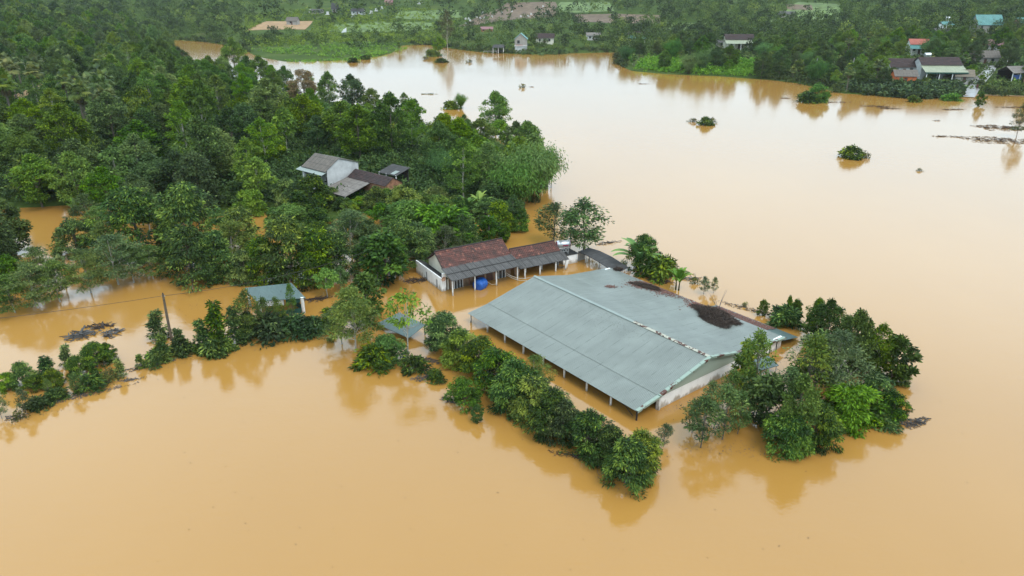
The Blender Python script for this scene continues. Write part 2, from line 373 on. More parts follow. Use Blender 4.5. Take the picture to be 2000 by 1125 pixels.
class MB:
    def __init__(s): s.v = []; s.f = []; s.uv = []
    def face(s, pts, uv=None):
        i = len(s.v); s.v += [tuple(p) for p in pts]; s.f.append(tuple(range(i, i+len(pts)))); s.uv.append(uv)
    def box(s, lo, hi):
        x0, y0, z0 = lo; x1, y1, z1 = hi; i = len(s.v)
        s.v += [(x0,y0,z0),(x1,y0,z0),(x1,y1,z0),(x0,y1,z0),(x0,y0,z1),(x1,y0,z1),(x1,y1,z1),(x0,y1,z1)]
        for q in ((3,2,1,0),(4,5,6,7),(0,1,5,4),(1,2,6,5),(2,3,7,6),(3,0,4,7)):
            s.f.append(tuple(i+k for k in q)); s.uv.append(None)
        return s
    def prism(s, outline, off):
        """outline polygon swept by off"""
        off = Vector(off); n = len(outline); i = len(s.v)
        s.v += [tuple(p) for p in outline]+[tuple(Vector(p)+off) for p in outline]
        s.f.append(tuple(range(i, i+n))); s.uv.append(None)
        s.f.append(tuple(range(i+2*n-1, i+n-1, -1))); s.uv.append(None)
        for k in range(n):
            j = (k+1) % n; s.f.append((i+k, i+n+k, i+n+j, i+j)); s.uv.append(None)
        return s
    def slab(s, p, t=0.04):
        """sheet p0 p1 (eave) p2 p3 (upper edge), UV in metres"""
        p = [Vector(q) for q in p]
        eu = (p[1]-p[0]); ul = eu.length; nrm = (p[1]-p[0]).cross(p[3]-p[0]).normalized()
        if nrm.z < 0: nrm = -nrm
        e = eu.normalized()
        uvs = []
        for q in p:
            d = q-p[0]; a = d.dot(e); uvs.append((a, (d-e*a).length))
        i = len(s.v); s.v += [tuple(q) for q in p]+[tuple(q-nrm*t) for q in p]
        s.f.append((i, i+1, i+2, i+3)); s.uv.append(uvs)
        s.f.append((i+7, i+6, i+5, i+4)); s.uv.append(uvs[::-1])
        for k in range(4):
            j = (k+1) % 4; s.f.append((i+k, i+4+k, i+4+j, i+j)); s.uv.append([uvs[k], uvs[k], uvs[j], uvs[j]])
        return s
    def corrug(s, p, pitch=0.18, amp=0.025, t=0.015):
        """really corrugated sheet: p0 p1 eave, p3 p2 upper edge"""
        p = [Vector(q) for q in p]; L = (p[1]-p[0]).length; hgt = (p[3]-p[0]).length
        nrm = (p[1]-p[0]).cross(p[3]-p[0]).normalized()
        if nrm.z < 0: nrm = -nrm
        N = max(4, int(L/pitch*4)); i = len(s.v)
        for k in range(N+1):
            a = k/N; o = nrm*(amp*math.sin(2*math.pi*a*L/pitch))
            lo = p[0].lerp(p[1], a)+o; hi = p[3].lerp(p[2], a)+o
            s.v += [tuple(lo), tuple(hi), tuple(lo-nrm*t), tuple(hi-nrm*t)]
        for k in range(N):
            a, c = i+4*k, i+4*k+4; u0, u1 = k/N*L, (k+1)/N*L
            s.f += [(a, c, c+1, a+1), (a+3, c+3, c+2, a+2), (a, a+2, c+2, c), (a+1, c+1, c+3, a+3)]
            q = [(u0, 0), (u1, 0), (u1, hgt), (u0, hgt)]
            s.uv += [q, q, [(u0,0)]*4, [(u0,hgt)]*4]
        for a in (i, i+4*N): s.f.append((a, a+1, a+3, a+2)); s.uv.append([(0,0)]*4)
        return s
    def courses(s, p, row=0.27, lift=0.035, jag=0.02):
        """tiled slope laid in courses, each lapping the one below"""
        p = [Vector(q) for q in p]; hgt = (p[3]-p[0]).length; L = (p[1]-p[0]).length
        nrm = (p[1]-p[0]).cross(p[3]-p[0]).normalized()
        if nrm.z < 0: nrm = -nrm
        n = max(2, round(hgt/row)); cols = max(2, int(L/0.9))
        for k in range(n):
            a0, a1 = k/n, (k+1.12)/n if k < n-1 else 1.0
            for c in range(cols):
                b0, b1 = c/cols, (c+1)/cols
                j = nrm*RND.uniform(-jag, jag)
                q = [p[0].lerp(p[1], b0).lerp(p[3].lerp(p[2], b0), a0)+nrm*lift+j, p[0].lerp(p[1], b1).lerp(p[3].lerp(p[2], b1), a0)+nrm*lift+j,
                     p[0].lerp(p[1], b1).lerp(p[3].lerp(p[2], b1), a1)+j*0.3, p[0].lerp(p[1], b0).lerp(p[3].lerp(p[2], b0), a1)+j*0.3]
                i = len(s.v); s.v += [tuple(x) for x in q]+[tuple(x-nrm*0.05) for x in q]
                uv = [(b0*L, a0*hgt+.01), (b1*L, a0*hgt+.01), (b1*L, (a0+.98/n)*hgt), (b0*L, (a0+.98/n)*hgt)]
                s.f.append((i, i+1, i+2, i+3)); s.uv.append(uv)
                s.f.append((i+7, i+6, i+5, i+4)); s.uv.append(uv)
                for a in range(4):
                    b2 = (a+1) % 4; s.f.append((i+a, i+4+a, i+4+b2, i+b2)); s.uv.append([uv[a], uv[a], uv[b2], uv[b2]])
        return s
    def tube(s, pts, r, n=6, cap=True):
        pts = [Vector(p) for p in pts]; m = len(pts)
        rs = r if isinstance(r, (list, tuple)) else [r]*m
        i = len(s.v); prev = None
        for k in range(m):
            d = (pts[min(k+1, m-1)]-pts[max(k-1, 0)]).normalized()
            a = prev if prev is not None else (Vector((1,0,0)) if abs(d.x) < 0.8 else Vector((0,1,0)))
            u = (a-d*a.dot(d)).normalized(); prev = u; w_ = d.cross(u)
            for j in range(n):
                t = 2*math.pi*j/n; s.v.append(tuple(pts[k]+(u*math.cos(t)+w_*math.sin(t))*rs[k]))
        for k in range(m-1):
            for j in range(n):
                s.f.append((i+k*n+j, i+k*n+(j+1) % n, i+(k+1)*n+(j+1) % n, i+(k+1)*n+j)); s.uv.append(None)
        if cap:
            s.f.append(tuple(i+j for j in range(n-1, -1, -1))); s.f.append(tuple(i+(m-1)*n+j for j in range(n))); s.uv += [None, None]
        return s
    def mesh(s, name, mat, smooth=False):
        me = bpy.data.meshes.new(name); me.from_pydata(s.v, [], s.f); me.materials.append(mat)
        if any(u for u in s.uv):
            lay = me.uv_layers.new(name='UVMap'); arr = []
            for f, u in zip(s.f, s.uv):
                arr += [c for q in (u if u else [(0, 0)]*len(f)) for c in q]
            lay.data.foreach_set('uv', arr)
        if smooth: me.polygons.foreach_set('use_smooth', [True]*len(me.polygons))
        me.update(); return me
    def build(s, name, mat, parent=None, smooth=False):
        return link(name, s.mesh(name, M[mat] if isinstance(mat, str) else mat, smooth), parent)
def npmesh(name, V, F, mat, lv=None):
    """numpy mesh of quads; lv = one tone value per vertex"""
    V = np.asarray(V, np.float32); F = np.asarray(F, np.int32); nf, k = F.shape
    me = bpy.data.meshes.new(name)
    me.vertices.add(len(V)); me.vertices.foreach_set('co', V.ravel())
    me.loops.add(nf*k); me.loops.foreach_set('vertex_index', F.ravel())
    me.polygons.add(nf); me.polygons.foreach_set('loop_start', np.arange(0, nf*k, k, dtype=np.int32))
    if lv is not None:
        a = me.attributes.new('lv', 'FLOAT', 'POINT'); a.data.foreach_set('value', np.asarray(lv, np.float32))
    me.materials.append(mat); me.update(calc_edges=True); me.validate()
    return me

# ------------------------------------------------------------------ setting: ground, water
xs = np.concatenate([np.linspace(-2600, -420, 30), np.linspace(-410, 410, 206), np.linspace(420, 2600, 30)])
ys = np.concatenate([np.linspace(-400, 20, 16), np.linspace(26, 760, 185), np.linspace(775, 3600, 50)])
gx, gy = np.meshgrid(xs, ys); gz = tz(gx.ravel(), gy.ravel())
V = np.stack([gx.ravel(), gy.ravel(), gz], 1); nx = len(xs)
ii = (np.arange(len(ys)-1)[:, None]*nx+np.arange(nx-1)[None, :]).ravel()
me = npmesh('ground', V, np.stack([ii, ii+1, ii+nx+1, ii+nx], 1), M['ground'])
me.polygons.foreach_set('use_smooth', [True]*len(me.polygons))
g = tag(link('ground', me), kind='structure')
wb_ = MB(); wb_.face([(-900,-390,0),(900,-390,0),(900,700,0),(-900,700,0)])
tag(wb_.build('water', 'water'), kind='structure')
def patch(name, px_poly, mat, lift=0.12, n=26, kind='structure'):
    """a field or path lying on the ground, following its slope"""
    P = hit([p[0] for p in px_poly], [p[1] for p in px_poly]); q = P[:, :2]
    x0, y0 = q.min(0); x1, y1 = q.max(0)
    a, c = np.meshgrid(np.linspace(0, 1, n), np.linspace(0, 1, n))
    # four-sided patches: bilinear between the corners
    A, B, C_, D = q[0], q[1], q[2], q[3]
    xy = (A*(1-a[..., None])+B*a[..., None])*(1-c[..., None])+(D*(1-a[..., None])+C_*a[..., None])*c[..., None]
    xy = xy.reshape(-1, 2); z = np.maximum(tz(xy[:, 0], xy[:, 1]), 0.0)+lift
    i2 = (np.arange(n-1)[:, None]*n+np.arange(n-1)[None, :]).ravel()
    me = npmesh(name, np.column_stack([xy, z]), np.stack([i2, i2+1, i2+n+1, i2+n], 1), M[mat])
    return tag(link(name, me), kind=kind)
patch('ploughed_field', [(478,60),(596,58),(612,41),(520,42)], 'dirt')
patch('terraced_slope', [(892,52),(1095,30),(1085,4),(990,6)], 'redsoil')
patch('terraced_slope', [(1130,44),(1290,46),(1290,30),(1120,28)], 'redsoil')
patch('terrace_field', [(1080,26),(1200,22),(1190,4),(1095,4)], 'grassfield')
patch('terrace_field', [(1500,44),(1640,38),(1640,8),(1560,4)], 'grassfield')
patch('terraced_slope', [(1540,26),(1590,26),(1585,10),(1535,8)], 'redsoil')
def ribbon(name, px_pts, width, mat, lift=0.1):
    pts = [at(*p) for p in px_pts]; q = []
    for a, b2 in zip(pts[:-1], pts[1:]):
        for k in range(8): q.append(a.lerp(b2, k/8))
    q.append(pts[-1]); mb = MB()
    for k, p in enumerate(q):
        d = (q[min(k+1, len(q)-1)]-q[max(k-1, 0)]).to_2d().normalized(); s = Vector((-d.y, d.x))*width/2
        for sg in (-1, 1):
            x, y = p.x+s.x*sg, p.y+s.y*sg; mb.v.append((x, y, max(tz1(p.x, p.y), 0)+lift))
    for k in range(len(q)-1): mb.f.append((2*k, 2*k+2, 2*k+3, 2*k+1)); mb.uv.append(None)
    return tag(mb.build(name, mat), kind='structure')
patch('terrace_field', [(640,62),(850,58),(842,45),(655,48)], 'grassfield')
patch('terrace_field', [(770,36),(905,34),(892,20),(780,22)], 'grassfield')
patch('terrace_field', [(1290,60),(1400,56),(1392,44),(1300,46)], 'grassfield')
ribbon('road', [(1890,190),(1898,178),(1910,163),(1924,148),(1932,138),(1936,130),(1948,124),(1975,116)], 3.4, 'road', 0.14)
ribbon('path', [(1880,186),(1925,186),(1970,187),(2040,188)], 2.2, 'dirt', 0.1)
ribbon('dirt_track', [(30,196),(62,180),(90,166),(105,152)], 3.0, 'dirt', 0.3)

# ------------------------------------------------------------------ plants
def unit(a): return a/np.maximum(np.linalg.norm(a, axis=1, keepdims=True), 1e-9)
def leaf_quads(C, D, L, W, rng):
    n = len(C); D = unit(D); L = np.broadcast_to(L, (n,))[:, None]; W = np.broadcast_to(W, (n,))[:, None]
    R = rng.normal(size=(n, 3)); U = unit(np.cross(D, R)); N = np.cross(U, D); N *= np.sign(N[:, 2:3]+1e-9)
    m = C+D*L*0.45-N*L*0.04
    V = np.stack([C, m+U*W/2+N*W*0.12, C+D*L-N*L*0.12, m-U*W/2+N*W*0.12], 1).reshape(-1, 3)
    F = np.arange(4*n, dtype=np.int32).reshape(n, 4)
    return V, F
def profile(shape, t, R):
    """crown radius at height fraction t"""
    if shape == 'cone': return R*(1.02-t)**0.8*(0.75+0.25*np.minimum(1, t*6))
    if shape == 'umbrella': return R*np.clip(0.45+1.2*t, 0, 1)*np.sqrt(np.clip(1.06-t**4, 0, 1))
    if shape == 'dome': return R*np.sqrt(np.clip(1.02-t**2.2, 0, 1))
    return R*np.sqrt(np.clip(1.05-(2*t-0.86)**2, 0.02, 1))       # oval
def crown(rng, z0, z1, R, shape='oval', nclump=55, nleaf=90, cr=0.8, flat=0.7, L=0.3, W=0.13, droop=0.25, lobes=0.25, hollow=0.5, tone=0.13, base=0.45):
    t = rng.random(nclump)**0.85; a = rng.random(nclump)*2*np.pi
    ph = rng.random(3)*6.28
    lob = 1+lobes*(np.sin(2*a+ph[0])*0.5+np.sin(3*a+ph[1]+t*4)*0.5+np.sin(5*a+ph[2]+t*7)*0.35)
    rr = profile(shape, t, R)*lob*(hollow+(1-hollow)*np.sqrt(rng.random(nclump)))
    rr = np.maximum(rr-cr*0.45, 0.05)
    cc = np.stack([rr*np.cos(a), rr*np.sin(a), z0+t*(z1-z0)-0.2*cr], 1)
    ctone = base+rng.normal(0, tone, nclump)
    k = np.repeat(np.arange(nclump), nleaf); n = len(k)
    size = cr*rng.uniform(0.65, 1.25, nclump)[k][:, None]
    p = unit(rng.normal(size=(n, 3)))*(rng.random((n, 1))**0.45)*np.array([1, 1, flat])*size
    p[:, 2] = np.where(p[:, 2] < 0, p[:, 2]*0.6, p[:, 2])
    C = cc[k]+p
    out = cc[k]*np.array([1, 1, 0]); D = unit(p)*0.8+unit(out+1e-6)*0.5+rng.normal(0, 0.45, (n, 3)); D[:, 2] -= droop
    Ls = L*rng.uniform(0.7, 1.3, n)
    V, F = leaf_quads(C, D, Ls, W*Ls/L, rng)
    lv = ctone[k]+rng.normal(0, 0.13, n)+0.27*(rng.random(n) < 0.13)
    return V, F, np.repeat(lv, 4), cc
def trunk_mb(rng, H, r, cc, nlimb=10, lean=0.25, fork=0.45, n=6):
    mb = MB(); lx, ly = rng.normal(0, lean, 2)
    path = [(lx*(q**1.5)+0.06*H*math.sin(q*5+lx)*0.3, ly*(q**1.5), q*H) for q in (0, 0.2, 0.4, 0.6, 0.8, 1.0)]
    mb.tube(path, [r*1.15, r*0.95, r*0.8, r*0.62, r*0.42, r*0.15], n)
    if len(cc):
        for j in rng.permutation(len(cc))[:nlimb]:
            e = Vector(cc[j]); q = max(0.12, min(0.85, (e.z/H)*fork+rng.uniform(0, 0.15)))
            i0 = int(q*5); f = q*5-i0; a = Vector(path[i0]).lerp(Vector(path[min(5, i0+1)]), f)
            m_ = a.lerp(e, 0.5)+Vector((0, 0, -0.06*(e-a).length))
            mb.tube([a, m_, e], [r*0.42, r*0.28, r*0.08], 4, cap=False)
    return mb
LIB = {}
STORE = (0, -300, -60)
def proto(key, name, cat, parts):
    """first of a kind; its first placing uses it, later ones copy it"""
    root = thing(name, None, cat)
    for pn, me in parts: link(pn, me, root)
    LIB.setdefault(key, []).append([root, False])
USEDSRC = set()
def place(key, loc, s=1.0, rz=None, label=None, group=None, var=None, sz=None, tilt=(0, 0)):
    opts = LIB[key]; o = opts[RND.randrange(len(opts)) if var is None else var % len(opts)]
    rz = RND.uniform(0, 6.283) if rz is None else rz
    sc = (s, s, (sz if sz else s))
    if not o[1]:
        r = o[0]; o[1] = True; r.location = loc; r.rotation_euler = (tilt[0], tilt[1], rz); r.scale = sc
        if label: r['label'] = label
        if group: r['group'] = group
        return r
    return dup(o[0], loc, rz, sc, label, group, tilt)
FAR = []                                           # light copies of crowns for the distant wood
def tree_kind(key, name, cat, mat, bark, nvar, H, z0, R, seed, tr=0.14, nlimb=10, lean=0.2, **kw):
    for i in range(nvar):
        rng = np.random.default_rng(seed+i)
        h = H*rng.uniform(0.93, 1.07); r = R*rng.uniform(0.9, 1.1)
        V, F, lv, cc = crown(rng, z0, h, r, **kw)
        me = npmesh('crown', V, F, M[mat], lv)
        mb = trunk_mb(rng, h*0.92, tr, cc, nlimb, lean)
        proto(key, name, cat, [('trunk', mb.mesh('trunk', M[bark])), ('crown', me)])
tree_kind('broad', 'broadleaf_tree', 'tree', 'l_broad', 'bark', 4, 8.3, 1.5, 3.35, 100, nclump=95, nleaf=85, cr=0.85, L=0.36, W=0.17)
tree_kind('dark', 'dense_tree', 'tree', 'l_dark', 'bark', 3, 7.8, 1.0, 3.2, 120, nclump=98, nleaf=85, cr=0.8, L=0.34, W=0.17, droop=0.35)
tree_kind('slim', 'slender_tree', 'tree', 'l_broad', 'palebark', 3, 8.8, 1.8, 2.35, 140, tr=0.1, nclump=80, nleaf=75, cr=0.62, L=0.3, W=0.13, lobes=0.35)
tree_kind('mango', 'mango_tree', 'tree', 'l_mango', 'bark', 3, 4.2, 0.2, 2.1, 160, nclump=90, nleaf=105, cr=0.55, L=0.27, W=0.085, droop=0.65, shape='dome', tone=0.17)
tree_kind('melia', 'feathery_tree', 'tree', 'l_melia', 'palebark', 3, 5.6, 1.3, 2.6, 180, tr=0.08, nlimb=18, nclump=66, nleaf=100, cr=0.72, flat=0.32, L=0.24, W=0.08, shape='dome', droop=0.1, hollow=0.3, lobes=.4)
tree_kind('mangobig', 'mango_tree', 'tree', 'l_mango', 'bark', 3, 6.6, 0.2, 3.2, 170, tr=0.15, nclump=120, nleaf=80, cr=0.72, L=0.36, W=0.12, droop=0.6, shape='dome', tone=0.17, lobes=.35)
tree_kind('cone', 'conical_tree', 'tree', 'l_mango', 'bark', 3, 3.6, 0.1, 1.15, 200, tr=0.06, nlimb=14, nclump=50, nleaf=34, cr=0.42, L=0.30, W=0.12, shape='cone', droop=0.15, flat=0.5, lobes=0.35, tone=0.15)
tree_kind('airy', 'airy_tree', 'tree', 'l_melia', 'bark', 3, 5.0, 1.1, 1.4, 220, tr=0.05, nlimb=26, nclump=54, nleaf=40, cr=0.46, L=0.24, W=0.09, lobes=0.45, shape='oval', tone=0.14)
tree_kind('fresh', 'young_leafed_tree', 'tree', 'l_young', 'palebark', 2, 5.0, 1.6, 1.8, 240, tr=0.07, nlimb=12, nclump=34, nleaf=70, cr=0.6, L=0.36, W=0.15, droop=0.45, lobes=0.4)
tree_kind('bigleaf', 'big_leaf_tree', 'tree', 'l_dark', 'bark', 2, 4.6, 0.5, 1.9, 260, tr=0.09, nlimb=14, nclump=55, nleaf=55, cr=0.55, flat=0.45, L=0.40, W=0.19, droop=0.1, lobes=0.4, tone=0.2)
tree_kind('round', 'round_bright_tree', 'tree', 'l_young', 'bark', 2, 3.2, 0.0, 1.9, 280, nclump=85, nleaf=85, cr=0.5, L=0.28, W=0.09, lobes=.35, droop=0.6, shape='dome', tone=0.12, base=.3)
tree_kind('tan', 'flowering_tree', 'tree', 'l_tan', 'bark', 1, 8.5, 1.0, 3.9, 300, nclump=90, nleaf=85, cr=0.9, L=0.34, W=0.17, shape='dome')
tree_kind('bare', 'pale_trunk_tree', 'tree', 'l_olive', 'palebark', 1, 17, 6, 4.0, 310, tr=0.15, nlimb=18, nclump=80, nleaf=65, cr=1.2, L=0.4, W=0.15, hollow=0.3)
tree_kind('wisp', 'slim_pale_tree', 'tree', 'l_young', 'palebark', 1, 5.2, 3.0, 1.7, 330, tr=0.07, nlimb=14, lean=.35, nclump=20, nleaf=38, cr=0.5, L=0.32, W=0.12, droop=0.5, lobes=0.5)
def shrub_kind(key, mat, nvar, H, R, seed, name='shrub', **kw):
    for i in range(nvar):
        rng = np.random.default_rng(seed+i)
        V, F, lv, cc = crown(rng, -0.15, H, R, shape='dome', hollow=0.3, **kw)
        mb = MB()
        for j in rng.permutation(len(cc))[:12]:
            e = Vector(cc[j]); mb.tube([(e.x*0.2, e.y*0.2, -0.3), e*0.6, e], [0.03, 0.022, 0.01], 4, cap=False)
        proto(key, name, 'shrub', [('stems', mb.mesh('stems', M['bark'])), ('foliage', npmesh('foliage', V, F, M[mat], lv))])
shrub_kind('shrub', 'l_mango', 3, 1.3, 1.3, 400, nclump=34, nleaf=55, cr=0.45, L=0.32, W=0.11, droop=0.35, tone=0.16)
shrub_kind('shrubfresh', 'l_young', 2, 1.2, 1.25, 420, nclump=32, nleaf=50, cr=0.45, L=0.36, W=0.13, droop=0.3)
shrub_kind('sprig', 'l_olive', 2, 1.1, 0.9, 440, name='sprig', nclump=16, nleaf=18, cr=0.35, L=0.28, W=0.10, droop=0.1)
# banana plants
def banana(seed, H=1.3, n=10):
    rng = np.random.default_rng(seed); st = MB(); lf = MB()
    for c in range(2):
        ox, oy = rng.normal(0, 0.3, 2); h = H*rng.uniform(0.7, 1.0)
        st.tube([(ox, oy, -0.6), (ox*1.1, oy*1.1, h*0.5), (ox*1.2, oy*1.2, h)], [0.16, 0.13, 0.08], 7)
        for k in range(n if c == 0 else n-3):
            a = k*2.4+rng.uniform(-.3, .3)+c; el = rng.uniform(0.7, 1.45); Ln = rng.uniform(2.0, 2.9); W = rng.uniform(0.5, 0.7)
            d = np.array([math.cos(a), math.sin(a)]); side = np.array([-d[1], d[0], 0.0]); seg = 7; p = np.array([ox*1.2, oy*1.2, h*0.92]); pts = []
            for q in range(seg+1):
                pts.append(p.copy()); e2 = el-1.25*(q/seg)**1.5; p = p+np.array([d[0]*math.cos(e2), d[1]*math.cos(e2), math.sin(e2)])*Ln/seg
            for q in range(seg):
                w0 = W*math.sin(math.pi*min(1, (q/seg)*0.93+0.05))**0.6; w1 = W*math.sin(math.pi*min(1, ((q+1)/seg)*0.93+0.05))**0.6
                for sg in (-1, 1):
                    up = np.array([0, 0, 0.22])
                    lf.face([pts[q], pts[q+1], pts[q+1]+side*sg*w1*.5+up*w1, pts[q]+side*sg*w0*.5+up*w0][::sg])
    return st.mesh('stem', M['l_olive']), lf
for i in range(2):
    st, lf = banana(500+i)
    me = npmesh('leaves', lf.v, lf.f, M['l_banana'], np.repeat(np.random.default_rng(i).normal(0.5, 0.16, len(lf.f)//14+1), 56)[:len(lf.v)])
    me.polygons.foreach_set('use_smooth', [False]*len(me.polygons))
    proto('banana', 'banana_plant', 'plant', [('stem', st), ('leaves', me)])
# fan palms
def fanpalm(seed, H):
    rng = np.random.default_rng(seed)
    def fans(n, lo, hi, r, zc, arm):
        Vs, lvs = [], []
        for k in range(n):
            a = k*2.399+rng.uniform(-.2, .2); el = rng.uniform(lo, hi)
            d = np.array([math.cos(a)*math.cos(el), math.sin(a)*math.cos(el), math.sin(el)])
            c = np.array([0, 0, zc])+d*arm*rng.uniform(.8, 1.1); s = np.array([-math.sin(a), math.cos(a), 0]); t = rng.normal(0.5, 0.17)
            Vs.append([np.array([0, 0, zc]), np.array([0, 0, zc])+s*.04, c+s*.03, c]); lvs.append(t-.2)
            dn = d+np.array([0, 0, -0.35]); dn /= np.linalg.norm(dn)
            for j in range(13):
                b_ = (j-6)/6*1.75; tip = c+(dn*math.cos(b_)+s*math.sin(b_))*r*rng.uniform(.85, 1.05)+np.array([0, 0, -.45*r*abs(math.sin(b_))+rng.normal(0,.08)])
                b0, b1 = b_-.13, b_+.13
                m0 = c+(dn*math.cos(b0)+s*math.sin(b0))*r*.6; m1 = c+(dn*math.cos(b1)+s*math.sin(b1))*r*.6
                Vs.append([c, m0, tip, m1]); lvs.append(t+rng.normal(0, .06))
        V = np.array(Vs).reshape(-1, 3); return V, np.arange(len(V)).reshape(-1, 4), np.repeat(lvs, 4)
    tr = MB().tube([(0,0,-.3),(.08,.05,H*.5),(0,0,H)], [.2,.16,.17], 7)
    V, F, lv = fans(34, -.35, 1.4, .95, H, 1.2); V2, F2, lv2 = fans(9, -1.3, -.7, .75, H-.2, .8)
    return [('trunk', tr.mesh('trunk', M['bark'])), ('fronds', npmesh('fronds', V, F, M['l_palm'], lv)), ('dead_fronds', npmesh('dead_fronds', V2, F2, M['l_dead'], lv2))]
for i, hh in enumerate((4.6, 5.6)): proto('palm', 'fan_palm', 'palm', fanpalm(600+i, hh))
# bamboo clumps
def bamboo(seed, H=9.0, n=40):
    rng = np.random.default_rng(seed); mb = MB(); Cs, Ds, tn = [], [], []
    for k in range(n):
        a = rng.uniform(0, 6.28); sp = rng.uniform(0.8, 4.6); h = H*rng.uniform(.65, 1.0); x0, y0 = rng.normal(0, .5, 2)
        pts = []
        for q in range(8):
            t = q/7; pts.append(np.array([x0+math.cos(a)*sp*t**2.2, y0+math.sin(a)*sp*t**2.2, h*(t-0.16*t**4*(sp/2))]))
        mb.tube(pts, [.05-.005*q for q in range(8)], 5, cap=False); tone = rng.normal(.48, .12)
        for q in range(230):
            t = rng.uniform(.22, 1)**.8*7; i0 = min(6, int(t)); c = pts[i0]*(1-(t-i0))+pts[i0+1]*(t-i0)
            c = c+rng.normal(0, .32+.05*i0, 3)*np.array([1, 1, .8]); Cs.append(c)
            Ds.append(rng.normal(0, .5, 3)+np.array([math.cos(a)*.4, math.sin(a)*.4, -.75])); tn.append(tone+rng.normal(0, .1))
    V, F = leaf_quads(np.array(Cs), np.array(Ds), rng.uniform(.35, .6, len(Cs)), .11, rng)
    return [('culms', mb.mesh('culms', M['l_olive'])), ('foliage', npmesh('foliage', V, F, M['l_bamboo'], np.repeat(tn, 4)))]
for i in range(2): proto('bamboo', 'bamboo_clump', 'bamboo', bamboo(650+i))
# saplings and dead branches standing in water
def bare_branch(seed, H=1.6):
    rng = np.random.default_rng(seed); mb = MB()
    for k in range(7):
        a = rng.uniform(0, 6.28); p = Vector((0, 0, -.2)); pts = [p]; d = Vector((math.cos(a)*.6, math.sin(a)*.6, rng.uniform(.6, 1.2))).normalized()
        for q in range(5):
            d = (d+Vector(rng.normal(0, .28, 3))).normalized(); p = p+d*H/5*rng.uniform(.7, 1.1); pts.append(p)
        mb.tube(pts, [.035,.03,.024,.018,.012,.006], 4, cap=False)
    return mb.mesh('twigs', M['twiggrey'])

# ------------------------------------------------------------------ the big tin barn
BA = math.radians(38.2); BO = Vector((9.31, 45.1, 0))
barn = thing('barn', 'big open-sided barn under a pale blue-green metal roof, flooded nearly to its eaves', 'barn', BO, BA)
BL = 21.8
PX = [(0,.98),(2.4,1.33),(8.3,2.70),(12.7,1.70),(19.2,.98)]
def barn_z(x):
    for (a, za), (b_, zb_) in zip(PX[:-1], PX[1:]):
        if a <= x <= b_: return za+(zb_-za)*(x-a)/(b_-a)
    return PX[-1][1]
sag = lambda y: -0.04*math.sin(math.pi*y/BL)
def barn_slope(name, x0, z0, x1, z1, mat='barn', lo=-.05, hi=BL+.05):
    mb = MB(); mb.slab([(x0,lo,z0),(x0,hi,z0),(x1,hi,z1),(x1,lo,z1)], .014); return mb.build(name, mat, barn)
barn_slope('veranda_roof', -.12, .96, 2.52, 1.335)
barn_slope('roof_slope', 2.36, 1.338, 8.3, 2.70)
barn_slope('roof_slope', 12.88, 1.690, 8.3, 2.70)
barn_slope('roof_slope', 19.3, .985, 12.8, 1.70)
barn_slope('lean_to_roof', 21.6, .30, 19.2, .74, 'barn2', -.05, 9)
def strip(name, pts, wdt, mat, axis, t=.03):
    """flashing folded along a line"""
    mb = MB()
    for a, c in zip(pts[:-1], pts[1:]):
        a, c = Vector(a), Vector(c); s = Vector(axis)*wdt
        mb.prism([a, c, c+s, a+s], (0, 0, t))
    return mb.build(name, mat, barn)
def ridge_piece(name, y0, y1, mat, n=8):
    mb = MB()
    for k in range(n):
        a, c = y0+(y1-y0)*k/n, y0+(y1-y0)*(k+1)/n-.012; j = RND.uniform(0, .025)
        mb.prism([(8.3,a,2.735+j),(8.12,a,2.68+j),(8.12,a,2.71+j),(8.3,a,2.77+j),(8.48,a,2.71+j),(8.48,a,2.68+j)], (0, c-a, 0))
    return mb.build(name, mat, barn)
ridge_piece('ridge_cap', 8.2, BL+.1, 'ridgecap'); ridge_piece('rusty_ridge_cap', -.12, 8.2, 'rustridge', 9)['label'] = 'rusty peeling cream ridge flashing'
def verge(x0, z0, x1, z1, lift=.05):
    mb = MB(); n = 5
    for k in range(n):
        a, c = k/n, (k+1)/n-.006; xa, xc = x0+(x1-x0)*a, x0+(x1-x0)*c; za, zc = z0+(z1-z0)*a+lift, z0+(z1-z0)*c+lift
        mb.prism([(xa,-.16,za),(xc,-.16,zc),(xc,.10,zc),(xa,.10,za)], (0,0,.03)); mb.prism([(xa,-.19,za+.03),(xc,-.19,zc+.03),(xc,-.19,zc-.14),(xa,-.19,za-.14)], (0,.028,0))
    mb.build('verge_trim', 'verge', barn)
verge(2.36,1.36,8.28,2.70); verge(8.32,2.70,12.7,1.745); verge(-.12,.96,2.3,1.33); verge(12.75,1.705,19.3,.985, .035)
for yy, nm in ((.06,'gable_cladding'),(BL-.1,'gable_cladding')):
    MB().prism([(2.55,yy,1.16),(16.2,yy,1.02),(12.7,yy,1.64),(8.3,yy,2.63),(2.55,yy,1.36)], (0,.04,0)).build(nm, 'gable', barn)
MB().box((2.62,.1,-2.2),(19.0,.28,1.15)).build('end_wall', 'whitewall', barn)
MB().box((2.62,BL-.3,-2.2),(19.0,BL-.12,1.10)).build('end_wall', 'whitewall', barn)
MB().box((18.82,.28,-2.2),(19.0,BL-.3,.9)).build('side_wall', 'whitewall', barn)
for k, xx in enumerate((14.2,15.2,16.2,17.2,18.2)):
    MB().box((xx,.07,-2.0),(xx+.14,.098,1.1-.11*max(0,xx-15.4))).build('slot_shade', 'darkpost', barn)  # dark strip standing in for the shaded gap of a slot window
for k in range(9):
    y = .12+k*(BL-.3)/8
    MB().tube([(.12,y,-2.2),(.12,y,.93)], .085 if k else .07, 8).build('post', 'post' if k else 'darkpost', barn)
    if k: MB().box((2.45,y-.09,-2.2),(2.61,y+.09,1.28)).build('inner_post', 'post', barn)
MB().box((2.42,-.03,-2.2),(2.6,.26,1.3)).build('corner_pillar', 'post', barn)
